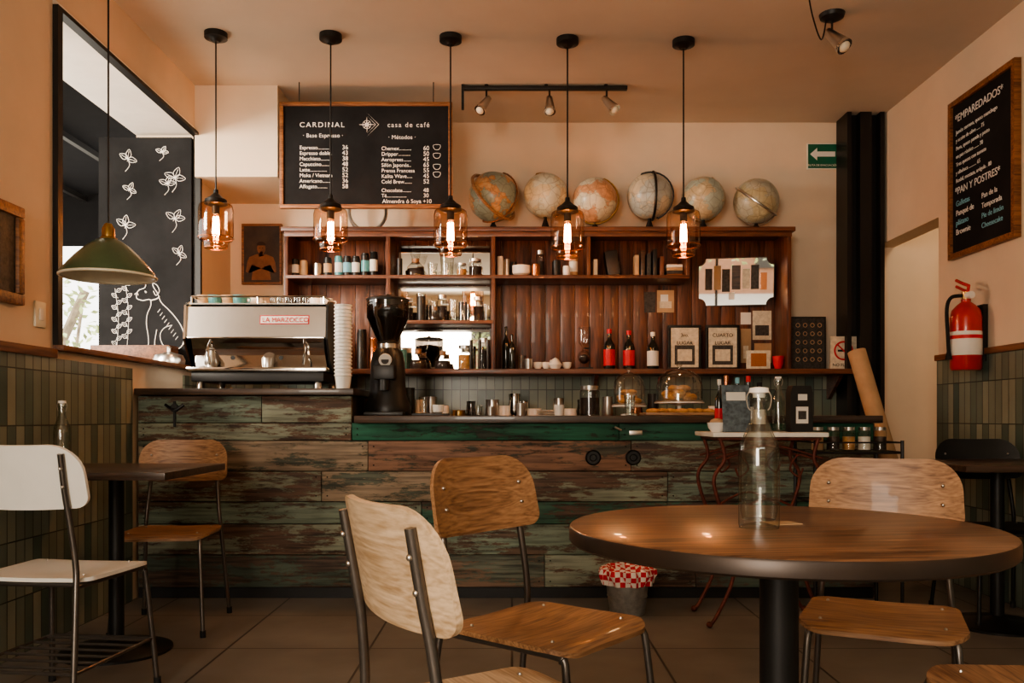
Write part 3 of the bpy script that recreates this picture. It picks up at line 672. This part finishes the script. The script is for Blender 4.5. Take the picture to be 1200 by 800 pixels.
for px,h,m_,l_ in [(346,.13,blackp,labelw),(356,.12,kraft,None),(372,.10,steel,None),(384,.14,blackp,kraft),(397,.15,teal,labelw),(407,.15,blackp,chalkblue),(417,.15,blackp,labelw),(428,.17,blackp,teal),(438,.18,blackp,labelw)]:
    can(b,U(px,yy),yy,zz,h,.028,m_,l_)
b.done('coffee_tins')
b=B(); chemex(b,U(487,yy),yy,zz,.22,.07); tumbler(b,U(466,yy),yy,zz,.08,.03); tumbler(b,U(507,yy),yy,zz,.10,.035); jar(b,U(557,yy),yy,zz,.13,.045); tumbler(b,U(524,yy),yy,zz,.16,.05); jar(b,U(541,yy),yy,zz,.1,.035,bread)
b.cyl((U(470,yy),yy-.08,zz),(U(470,yy),yy-.08,zz+.12),.02,blackp); b.done('brewing_glassware')
b=B(); z2=zm+.0125
for px,h in [(465,.1),(478,.17),(493,.20),(507,.15),(518,.19),(531,.16),(546,.13),(560,.18),(570,.12)]: 
    (jar if px in(478,518,560) else tumbler)(b,U(px,yy),yy+.02,z2,h,.034)
b.cyl((U(495,yy),yy-.07,z2),(U(495,yy),yy-.07,z2+.17),.03,blackp); b.cyl((U(543,yy),yy-.07,z2),(U(543,yy),yy-.07,z2+.13),.03,glsm); chemex(b,U(511,yy),yy-.08,z2,.16,.04); b.done('brewing_glassware')
b=B(); z3=zl+.001
chemex(b,U(490,yy),yy,z3,.24,.065); chemex(b,U(519,yy),yy,z3,.22,.06); jar(b,U(545,yy),yy,z3,.17,.05,bread); jar(b,U(567,yy),yy,z3,.22,.03); can(b,U(472,yy),yy,z3,.14,.03,teal)
for px in (552,562,572): b.tube([(U(px,yy-.1),yy-.1,z3),(U(px,yy-.1),yy-.1,z3+.2)],.012,blackp,8)
b.done('brewing_glassware')
b=B()
for px,h,m_ in [(348,.2,kraft),(362,.26,winegl),(376,.18,labelw),(392,.24,winegl),(424,.28,blackp),(438,.22,copper)]: can(b,U(px,yy),yy,z3,h,.034,m_,labelw if m_ is winegl else None)
b.done('ledge_tins')
b=B() 
for k in range(3): can(b,U(586+8*k,yy),yy,zz,.15-.02*k,.022,[labelw,steel,blackp][k])
for k in range(4): b.lathe([(.02,0),(.06,.02),(.065,.04),(.06,.04),(0,.01)],ceramic,c=(U(611,yy),yy-.04,zz+k*.012),seg=24)
jar(b,U(633,yy),yy,zz,.19,.028); can(b,U(628,yy-.08),yy-.08,zz,.08,.03,copper); can(b,U(652,yy),yy,zz,.12,.03,blackp); can(b,U(672,yy),yy,zz,.16,.03,kraft,labelw); can(b,U(663,yy),yy-.07,zz,.07,.025,ceramic)
b.done('shelf_crockery')
b=B(); M=Matrix.Translation((U(720,yy),yy,zz+.01))@Matrix.Rotation(-.15,4,'Y')
b.box((-.05,-.05,0.005),(.04,.05,.175),blackp,.008,M=M); b.box((-.10,-.04,.0),(-.06,.04,.11),kraft,.004,M=Matrix.Translation((U(735,yy),yy,zz)))
for k,(px,h) in enumerate([(697,.12),(745,.15),(752,.18),(759,.16),(766,.19),(774,.14)]):
    b.box((U(px,yy)-.014,yy-.06,zz),(U(px,yy)+.014,yy+.05,zz+h),[labelw,kraft,darkwood,paperdk,blackp,redwood][k],.002)
for k in range(4): b.box((U(790,yy)-.06,yy-.05,zz+k*.022),(U(790,yy)+.05,yy+.05,zz+k*.022+.02),[boardframe,paperdk,kraft,labelw][k],.002)
b.done('shelf_books_and_bags')
for px,l_,h in [(593,None,.30),(600,None,.24),(714,labelred,.28),(737,labelred,.27),(765,labelw,.26)]:
    bottle('wine_bottle',U(px,yy),yy-(.08 if px==600 else 0),z3,h,.040 if l_ else .025,winegl,l_,l_,lab=(.1,.5))
b=B(); can(b,U(650,yy),yy+.02,z3,.07,.035,ceramic)
for px in (630,640,664): b.lathe([(.015,0),(.03,.02),(.032,.05),(.028,.05),(0,.008)],ceramic,c=(U(px,yy),yy-.03,z3),seg=18)
tumbler(b,U(611,yy),yy,z3,.1,.035); tumbler(b,U(619,yy),yy-.08,z3,.07,.03,steel)
b.lathe([(.03,.0),(.05,.03),(.02,.07),(0,.08)],ceramic,c=(U(650,yy),yy-.08,z3+.0),seg=20); b.done('ledge_teacups')
b=B(); xx=U(686,yy); b.box((xx-.05,yy-.04,z3),(xx+.05,yy+.04,z3+.015),black); b.cyl((xx+.03,yy,z3+.01),(xx+.03,yy,z3+.3),.005,black,8)
b.sph((xx-.01,yy,z3+.09),.045,gl,20); b.olathe([(.012,.13),(.014,.16),(.04,.19),(.042,.28),(.038,.3)],gl,c=(xx-.01,yy,z3),seg=20); b.cyl((xx+.03,yy,z3+.15),(xx-.01,yy,z3+.15),.006,black,8); b.sph((xx-.01,yy,z3+.075),.034,coffee,16)
b.done('coffee_siphon')
def frame(name,px0,px1,py0,py1,d,fm,pm,fw=.012,th=.02,mat2=None):
    a0,a1,q0,q1=U(px0,d),U(px1,d),V(py1,d),V(py0,d); b=B()
    b.box((a0+fw,d+.004,q0+fw),(a1-fw,d+th,q1-fw),pm)
    b.box((a0,d,q0),(a1,d+th,q0+fw),fm,.002); b.box((a0,d,q1-fw),(a1,d+th,q1),fm,.002)
    b.box((a0,d,q0+fw),(a0+fw,d+th,q1-fw),fm,.002); b.box((a1-fw,d,q0+fw),(a1,d+th,q1-fw),fm,.002)
    if mat2:
        w=a1-a0;h=q1-q0
        b.box((a0+w*.2,d+.002,q0+h*.12),(a1-w*.2,d+.004,q0+h*.55),mat2); b.box((a0+w*.28,d+.0005,q0+h*.2),(a1-w*.28,d+.002,q0+h*.46),paperlt)
    return b.done(name)
def award(px0,px1,t1,t2,m2):
    d=6.0; o=frame('framed_certificate',px0,px1,374,427.0,d,black,paperlt,.020,.02,mat2=m2)
    text(t1,(U((px0+px1)/2,d),d+.001,V(388,d)),.035,rubber,o,align='CENTER'); text(t2,(U((px0+px1)/2,d),d+.001,V(397,d)),.035,rubber,o,align='CENTER')
award(783,822,'3ro.','LUGAR',paperdk); award(827,867,'CUARTO','LUGAR',paperdk)
for o in bpy.data.objects:
    if o.name.startswith('framed_certificate'): o.location.z=z3-V(427,6.0)
o=frame('framed_poster',926,968,364,427,6.05,black,paperdk,.01,.02); o.location.z=z3-V(427,6.05)
b=B(); d=6.05
for i in range(5):
    for j in range(4):
        ccx,ccz=U(935+j*8.5,d),V(374+i*10,d)
        b.tube([(ccx+.014*math.cos(k*PI/4),d-.0,ccz+.014*math.sin(k*PI/4)) for k in range(8)],.003,kraft,5,closed=True)
b.done('poster_icons',parent=o)
b=B(); d=5.98; a0,a1=U(973,d),U(1004,d); b.box((a0,d,z3),(a1,d+.006,z3+.235),paperlt,.002); cx,cz=(a0+a1)/2,z3+.135
b.tube([(cx+.062*math.cos(k*PI/16),d-.002,cz+.062*math.sin(k*PI/16)) for k in range(32)],.006,labelred,6,closed=True); b.cyl((cx-.043,d-.002,cz+.043),(cx+.043,d-.002,cz-.043),.005,labelred,6)
b.box((cx-.04,d-.003,cz-.007),(cx+.04,d,cz+.007),rubber)
o=b.done('no_smoking_sign'); text('NO FUMAR',(cx,d-.001,z3+.025),.03,rubber,o,align='CENTER')
# scalloped mirror with flat patches on its face painting in reflected objects, hung tipped forward from the planks
d=yb-.075; a0,a1,q0,q1=U(820,d),U(905,d),V(357,d),V(303,d)
w,h=a1-a0,q1-q0; rr=.05; out=[]
for (sx_,sy_,st) in ((1,1,-PI/2),(-1,1,0),(-1,-1,PI/2),(1,-1,PI)):
    cxx,cyy=sx_*w/2,sy_*h/2
    out+=[(cxx+rr*math.cos(st-(k/6)*PI/2),cyy+rr*math.sin(st-(k/6)*PI/2)) for k in range(7)]
M=Matrix.Translation(((a0+a1)/2,d,(q0+q1)/2))@Matrix.Rotation(-math.radians(9),4,'Z')@Matrix.Rotation(PI/2+math.radians(7),4,'X')
b=B(); b.shell(dens(out,.03),.008,mirror,M=M,rings=3); b.shell([(x*1.025,y*1.04) for x,y in dens(out,.03)],.006,darkwood,M=M@Matrix.Translation((0,0,-.008)),rings=2)
b.box((-.02+(a0+a1)/2,d+.012,(q0+q1)/2-.02),(.02+(a0+a1)/2,yb-.021,(q0+q1)/2+.02),trimwood)
for k,(u,v_,ww,hh,m_) in enumerate([(-.19,.02,.05,.15,paperdk),(-.13,.03,.05,.17,kraft),(-.07,.01,.055,.16,paperdk),(0,.03,.06,.17,darkwood),(.07,.02,.05,.14,paperlt),(.13,.03,.055,.17,paperdk),(.19,.0,.045,.12,copper),(-.03,-.10,.04,.05,labelw)]):
    b.box((u-ww/2,v_-hh/2,.0042),(u+ww/2,v_+hh/2,.0056),m_,M=M)
b.done('mirror_painted_reflections')
b=B(); d=yb-.026
for x_0,x_1,y0,y1,m_ in [(882,904,364,398,paperlt),(868,880,385,425,kraft),(868,880,366,380,labelw),(755,768,342,366,paperdk),(770,790,340,366,kraft),(774,783,345,357,labelw),(884,904,402,425,kraft),(908,922,372,392,labelw)]:
    k=random.uniform(0,.003); b.box((U(x_0,d),d-k,V(y1,d)),(U(x_1,d),d+.004,V(y0,d)),m_)
    if m_ in (paperlt,kraft): b.box((U(x_0+3,d),d-k-.001,V(y1-5,d)),(U(x_1-3,d),d-k,V((y0+y1)/2,d)),paperdk if m_ is paperlt else paperlt)
b.done('pinned_notes')
b=B(); d=5.9; b.lathe([(.02,0),(.035,.04),(.04,.09),(.036,.09),(0,.01)],labelred,c=(U(912,d),d,z3),seg=20)
b.box((U(875,d),d,z3),(U(903,d),d+.012,z3+.13),paperlt,.002,); b.box((U(880,d),d-.002,z3+.02),(U(898,d),d,z3+.11),copper); b.done('postcards_and_mug')

# ---------------------------------------------------------------- items on back counter
b=B(); yc=5.75; z4=.9555
for px,h,r,m_ in [(480,.22,.04,winegl),(492,.14,.03,ceramic),(505,.16,.045,steel),(520,.1,.04,ceramic),(538,.07,.05,brass),(552,.13,.035,glsm),(577,.14,.05,steel),(591,.1,.04,ceramic),(603,.18,.045,chrome),(614,.13,.04,chrome),(627,.08,.05,ceramic),(655,.15,.04,steel),(668,.08,.05,ceramic),(682,.14,.035,winegl),(712,.16,.04,steel),(745,.12,.05,copper),(765,.18,.04,blackp),(860,.2,.05,steel),(930,.15,.05,steel)]:
    b.lathe([(r*.8,0),(r,h*.3),(r*.85,h*.8),(r*.9,h),(r*.8,h),(0,h*.9)],m_,c=(U(px,yc),yc,z4),seg=20)
for k in range(6): b.lathe([(.04,0),(.08,.01),(.08,.013),(0,.006)],ceramic,c=(U(642,yc),yc-.13,z4+k*.011),seg=24)
b.done('barista_utensils')
def cakestand(px,y,r,h,foot):
    b=B(); b.lathe([(r*.5,0),(r*.5,.008),(.012,.016),(.012,foot-.015),(r*.4,foot-.005),(r*1.08,foot),(r*1.08,foot+.008),(0,foot+.008)],ceramic,seg=32)
    b.olathe([(r,foot+.009),(r,h*.6),(r*.88,h*.78),(r*.6,h*.9),(r*.2,h*.96),(.008,h*.97)],gld,seg=36); b.lathe([(.008,h*.965),(.008,h*1.0),(.018,h*1.03),(.012,h*1.08),(0,h*1.085)],gld,seg=16)
    for zz_ in (foot+.014,): b.tube([(r*1.005*math.cos(k*PI/18),r*1.005*math.sin(k*PI/18),zz_) for k in range(36)],.003,steel,5,closed=True)
    for k in range(7):
        a=k*.9; b.sph((r*.5*math.cos(a),r*.5*math.sin(a),foot+.035+.02*(k%2)),r*.30,bread,12,(1,1,.6))
    for k in range(4):
        a=k*1.6+.3; b.sph((r*.28*math.cos(a),r*.28*math.sin(a),foot+.085),r*.26,bread,12,(1,1,.6))
    b.done('cake_stand',(U(px,y),y,.986))
cakestand(737,4.88,.092,.255,.05); cakestand(796,4.92,.132,.28,.07)
b=B(); jar(b,0,0,0,.17,.058,coffee); b.done('glass_jar',(U(691,4.9),4.9,.986))
b=B(); b.box((-.20,-.12,0),(.24,.12,.015),chairwood,.004); 
for k in range(7): b.lathe([(0,0),(.035,.0),(.04,.01),(.03,.02),(0,.024)],bread,c=(-.15+.052*k,-.05+.03*(k%3),.015),seg=14)
b.lathe([(.02,0),(.045,.018),(.05,.035),(.045,.035),(0,.01)],ceramic,c=(.2,-.05,.0155),seg=20)
b.done('cookie_board',(U(795,4.7),4.69,.986))
b=B(); tumbler(b,0,0,0,.11,.03,glb); b.done('drinking_glass',(U(738,4.66),4.66,.986))
b=B(); b.box((-.1,-.06,0),(.1,.06,.012),blackp,.003); b.lathe([(.018,.012),(.03,.02),(.033,.06),(.028,.06),(0,.02)],ceramic,c=(.04,0,0),seg=18); tumbler(b,-.04,0,.012,.09,.028); b.done('service_tray',(U(505,4.75),4.75,.986))
b=B(); tumbler(b,U(560,4.78),4.78,.986,.06,.026); tumbler(b,U(575,4.8),4.8,.986,.05,.026,steel); tumbler(b,U(610,4.8),4.8,.986,.07,.03,steel); tumbler(b,U(655,4.8),4.8,.986,.06,.03,ceramic); b.done('small_cups')

# ---------------------------------------------------------------- marble-top iron table
cz_=.905; cyc=4.12; xa,xb=U(834,3.95),U(969,3.95)
b=B(); b.box((xa,cyc-.2,cz_-.022),(xb,cyc+.2,cz_),marble,.006)
b.tube([(xa+.03,cyc-.17,cz_-.03),(xb-.03,cyc-.17,cz_-.03),(xb-.03,cyc+.17,cz_-.03),(xa+.03,cyc+.17,cz_-.03)],.008,rust,8,closed=True)
for sx_,s in ((xa+.04,-1),(xb-.04,1)):
    for sy_ in (cyc-.17,cyc+.17):
        b.tube([(sx_,sy_,cz_-.03),(sx_-s*.02,sy_,.78),(sx_+s*.03,sy_,.68),(sx_-s*.02,sy_,.5),(sx_-s*.07,sy_,.36),(sx_-s*.05,sy_,.2),(sx_+s*.02,sy_,.05),(sx_+s*.05,sy_,.012)],.009,rust,8,6)
        b.sph((sx_+s*.05,sy_,.015),.015,rust,10)
        b.tube([(sx_-s*.02,sy_,.78),(sx_-s*.09,sy_,.80),(sx_-s*.13,sy_,.74),(sx_-s*.09,sy_,.7),(sx_-s*.07,sy_,.74)],.005,rust,6,6)
for sy_ in (cyc-.17,cyc+.17): b.tube([(xa+.06,sy_,.5),((xa+xb)/2,sy_,.6),(xb-.06,sy_,.5)],.006,rust,8,8); b.tube([(xa+.02,sy_,cz_-.12),((xa+xb)/2,sy_,cz_-.06),(xb-.02,sy_,cz_-.12)],.005,rust,6,8)
for sx_ in (xa+.11,xb-.11): b.cyl((sx_,cyc-.17,.36),(sx_,cyc+.17,.36),.006,rust,8)
b.tube([(xa+.11,cyc,.36),(xb-.11,cyc,.36)],.006,rust,8)
b.done('marble_iron_table')
for i,(px,dy,h,r,m_,l_,c_) in enumerate([(840,-.0,.25,.022,winegl,labelred,labelw),(851,.05,.27,.026,copper,labelw,copper),(864,.04,.26,.024,winegl,teal,chalkblue),(877,.08,.27,.026,winegl,labelw,labelred),(890,.12,.24,.03,glsm,labelw,rubber)]):
    bottle('syrup_bottle',U(px,cyc+dy)+(.012 if i==0 else 0),cyc+dy,cz_+.0005,h,r,m_,l_,c_)
waterbottle(U(912,cyc+.1),cyc+.1,cz_+.0005,.27,.034)
b=B(); M=Matrix.Rotation(-.18,4,'X'); b.box((-.065,-.004,0.003),(.065,.004,.225),M_('card_bluegrey',(.10,.13,.15),.6,var=.6,scale=40),.001,M=M); b.box((-.05,.02,0),(.05,.05,.003),blackp); b.box((-.045,-.0055,.15),(.045,-.004,.19),labelw,M=M); b.done('menu_card',(U(863,3.99),3.975,cz_))
b=B(); h=.22; b.prism([(-.055,0),(.055,0),(.055,h*.85),(.045,h),(-.045,h),(-.055,h*.85)],'Y',-.03,.03,blackp); b.box((-.03,-.033,.04),(.03,-.03,.12),labelw); b.box((-.02,-.0335,.06),(.02,-.033,.10),paperdk); b.box((-.02,-.033,.15),(.025,-.03,.18),labelw); b.done('coffee_bag',(U(935,cyc),cyc-.02,cz_+.0005),.1)
b=B(); b.lathe([(.025,0),(.04,.02),(.045,.045),(.04,.045),(0,.01)],ceramic); b.sph((0,0,.045),.034,kraft,14,(1,1,.6)); b.done('sugar_bowl',(.965,4.02,cz_+.0005))
b=B(); b.cyl((2.29,4.95,.0),(2.06,5.35,1.36),.055,kraft,28); b.cyl((2.0601,5.3499,1.361),(2.0589,5.352,1.368),.02,coffee,16); b.done('kraft_paper_roll',(.10,0,.03))
b=B(); xa2,xb2=1.50,1.93; ya2,yb2=4.22,4.52
for z in (.25,.50,.80):
    for k in range(9): b.cyl((xa2+k*(xb2-xa2)/8,ya2,z),(xa2+k*(xb2-xa2)/8,yb2,z),.004,steel if z>.7 else black,6)
    b.tube([(xa2,ya2,z),(xb2,ya2,z),(xb2,yb2,z),(xa2,yb2,z)],.006,black,6,closed=True)
    b.tube([(xa2,ya2,z+.05),(xb2,ya2,z+.05),(xb2,yb2,z+.05),(xa2,yb2,z+.05)],.004,black,6,closed=True)
for x_ in (xa2,xb2):
    for y_ in (ya2,yb2): b.cyl((x_,y_,0),(x_,y_,.86),.009,black,8)
b.done('wire_rack')
b=B()
for k in range(5): jar(b,1.56+.08*k,4.36,.805,.12,.032,[kraft,coffee,bread,labelw,coffee][k])
b.done('condiment_jars')

# ---------------------------------------------------------------- wall pictures / signs / boards
d=6.12; o=frame('framed_portrait',283,330,262,333,d,boardframe,M_('portrait_ground',(.045,.03,.022),.6,var=.4),.016,.028)
b=B(); M=Matrix.Translation((U(306,d),d+.003,V(310,d)))@Matrix.Rotation(PI/2,4,'X')
b.shell(dens([(-.07,-.11),(.07,-.11),(.06,-.03),(.066,.0),(.095,-.06),(.11,-.05),(.10,.02),(.085,.055),(.035,.075),(-.035,.075),(-.085,.055),(-.10,.02),(-.11,-.05),(-.095,-.06),(-.066,.0),(-.06,-.03)]),.002,skin,M=M,rings=2)
b.shell([(.030*math.cos(k*PI/10),.118+.042*math.sin(k*PI/10)) for k in range(20)],.002,skin,M=M,rings=2)
b.shell([(.033*math.cos(k*PI/10),.138+.028*math.sin(k*PI/10)) for k in range(0,11)],.003,coffee,M=M,rings=2); b.shell([(-.016,.06),(.016,.06),(.014,.09),(-.014,.09)],.002,skin,M=M,rings=1)
b.box((-.014,.118,.0012),(-.006,.122,.0016),coffee,M=M); b.box((.006,.118,.0012),(.014,.122,.0016),coffee,M=M); b.box((-.009,.094,.0012),(.009,.097,.0016),coffee,M=M)
b.done('painted_figure',parent=o)
d=YB-.01; b=B(); a0,a1,q0,q1=U(946,d),U(983,d),V(198,d),V(168,d); b.box((a0,d,q0),(a1,YB,q1),labelw); b.box((a0+.006,d-.002,q0+.006),(a1-.006,d,q1-.006),signg)
xm=a0+.02; zm_=q0+(q1-q0)*.58; b.prism([(xm,zm_),(xm+.05,zm_+.045),(xm+.05,zm_+.018),(xm+.18,zm_+.018),(xm+.18,zm_-.018),(xm+.05,zm_-.018),(xm+.05,zm_-.045)],'Y',d-.004,d-.002,labelw)
o=b.done('evacuation_sign'); text('RUTA DE EVACUACIÓN',((a0+a1)/2,d-.003,q0+.02),.02,labelw,o,align='CENTER')
ya,yb_,q0,q1=4.37,5.04,1.90,2.82; b=B(); X=XR-.03
b.box((X+.008,ya+.02,q0+.02),(XR-.001,yb_-.02,q1-.02),chalkb)
f=.032
b.box((X-.008,ya,q0),(XR-.001,yb_,q0+f),boardframe,.003); b.box((X-.008,ya,q1-f),(XR-.001,yb_,q1),boardframe,.003)
b.box((X-.008,ya,q0+f),(XR-.001,ya+f,q1-f),boardframe,.003); b.box((X-.008,yb_-f,q0+f),(XR-.001,yb_,q1-f),boardframe,.003)
rb=b.done('food_chalkboard'); rot=(PI/2,0,-PI/2); tx=X+.006
def rt(s,off,z,size,m=chalk,sx=1): text(s,(tx,yb_-off,z),size,m,rb,rot=rot)
rt('*EMPAREDADOS*',.06,q1-.13,.062)
for i,s in enumerate(['Jamón serrano, queso manchego','y aceite de olivo ..... 75','Pavo, queso panela y pesto','en pan rústico ....... 70','Tres quesos con tomate','y albahaca ........... 65','Rosbif, mostaza, arúgula . 80']): rt(s,.07,q1-.20-i*.047,.032)
rt('*PAN Y POSTRES*',.06,q1-.55,.058)
for i,s in enumerate(['Galletas','Panqué de','plátano','Brownie']): rt(s,.07,q1-.62-i*.055,.046,chalkblue if i%2==0 else chalk)
for i,s in enumerate(['Pan de la','Temporada','Pie de limón','Cheesecake']): rt(s,.34,q1-.64-i*.055,.042,chalkblue if i>1 else chalk)
b=B(); ya,yb_,q0,q1=3.02,3.50,1.43,1.83
b.box((XL,ya+.03,q0+.03),(XL+.02,yb_-.03,q1-.03),paperdk)
for (A,Bx) in (((ya,q0),(yb_,q0+.045)),((ya,q1-.045),(yb_,q1)),((ya,q0+.045),(ya+.045,q1-.045)),((yb_-.045,q0+.045),(yb_,q1-.045))):
    b.box((XL,A[0],A[1]),(XL+.035,Bx[0],Bx[1]),boardframe,.008)
b.done('framed_picture')
B().box((XL,3.62,1.36),(XL+.01,3.70,1.47),creamen,.003).box((XL+.01,3.645,1.39),(XL+.014,3.675,1.44),ceramic,.001).done('light_switch')
# fire extinguisher
b=B(); ex,ey,ez=XR-.11,4.70,1.235; r=.08
b.lathe([(0,0),(r*.9,0),(r,.012),(r,.29),(r*.9,.33),(r*.55,.36),(.025,.375),(.025,.39),(0,.39)],red,seg=36)
b.olathe([(r*1.01,.08),(r*1.015,.081),(r*1.015,.21),(r*1.01,.211)],labelw,seg=36); b.olathe([(r*1.02,.17),(r*1.02,.19)],labelred,seg=36)
b.cyl((0,0,.385),(0,0,.43),.022,brass); b.cyl((0,-.0,.41),(-.045,-.01,.41),.02,labelw)
b.tube([(-.02,0,.43),(.04,0,.45),(.10,0,.475)],.008,red,8,3); b.tube([(-.03,.0,.46),(.04,0,.485),(.10,0,.51)],.009,red,8,3) ; b.tube([(-.02,0,.43),(-.03,0,.46)],.008,red,8)
b.tube([(0,.02,.41),(0,.08,.40),(0,.105,.34),(0,.10,.2),(0,.095,.10)],.010,rubber,10,6)
b.cyl((0,.095,.10),(0,.095,.06),.011,rubber,10,.018)
b.box((-.03,-.105,.05),(.03,-.078,.36),black)
b.done('fire_extinguisher',(ex,ey,ez),PI*.5)

# ---------------------------------------------------------------- lights & world
w=bpy.data.worlds.new('World'); bpy.context.scene.world=w; w.use_nodes=True
nt=w.node_tree; bg=nt.nodes['Background']; bg.inputs[0].default_value=(1,.95,.88,1); bg.inputs[1].default_value=4.2
def area(name,loc,tgt,sx_,sy_,e,col):
    L=bpy.data.lights.new(name,'AREA'); L.shape='RECTANGLE'; L.size=sx_; L.size_y=sy_; L.energy=e; L.color=col
    o=bpy.data.objects.new(name,L); bpy.context.collection.objects.link(o); o.location=loc
    o.rotation_euler=(Vector(tgt)-Vector(loc)).to_track_quat('-Z','Y').to_euler(); return o
area('street_daylight',(-1.3,-2.35,1.75),(.1,4,1.5),1.2,1.5,120,(1,.885,.75))
area('side_window_daylight',(-4.2,2.6,2.5),(0,5.3,1.3),1.2,1.2,270,(1,.89,.74))
area('side_room_fill',(3.3,5.2,3.05),(3.2,5.4,0),.5,.5,12,(1,.75,.5))  # unseen lamp, added so the side room does not go dark
S=bpy.data.lights.new('sun','SUN'); S.energy=7; S.angle=.02; S.color=(1,.94,.85)
so=bpy.data.objects.new('sun',S); bpy.context.collection.objects.link(so); so.rotation_euler=Vector((.08,.58,-.85)).to_track_quat('-Z','Y').to_euler()
try:
    bpy.context.scene.view_settings.view_transform='AgX'; bpy.context.scene.view_settings.look='AgX - Medium High Contrast'
except Exception: pass

cam=bpy.data.cameras.new('camera'); co=bpy.data.objects.new('camera',cam); bpy.context.collection.objects.link(co)
co.location=(0,0,CAMZ); co.rotation_euler=(PI/2,0,0); cam.lens=30; cam.sensor_width=36; cam.shift_y=.075; cam.clip_start=.05
bpy.context.scene.camera=co
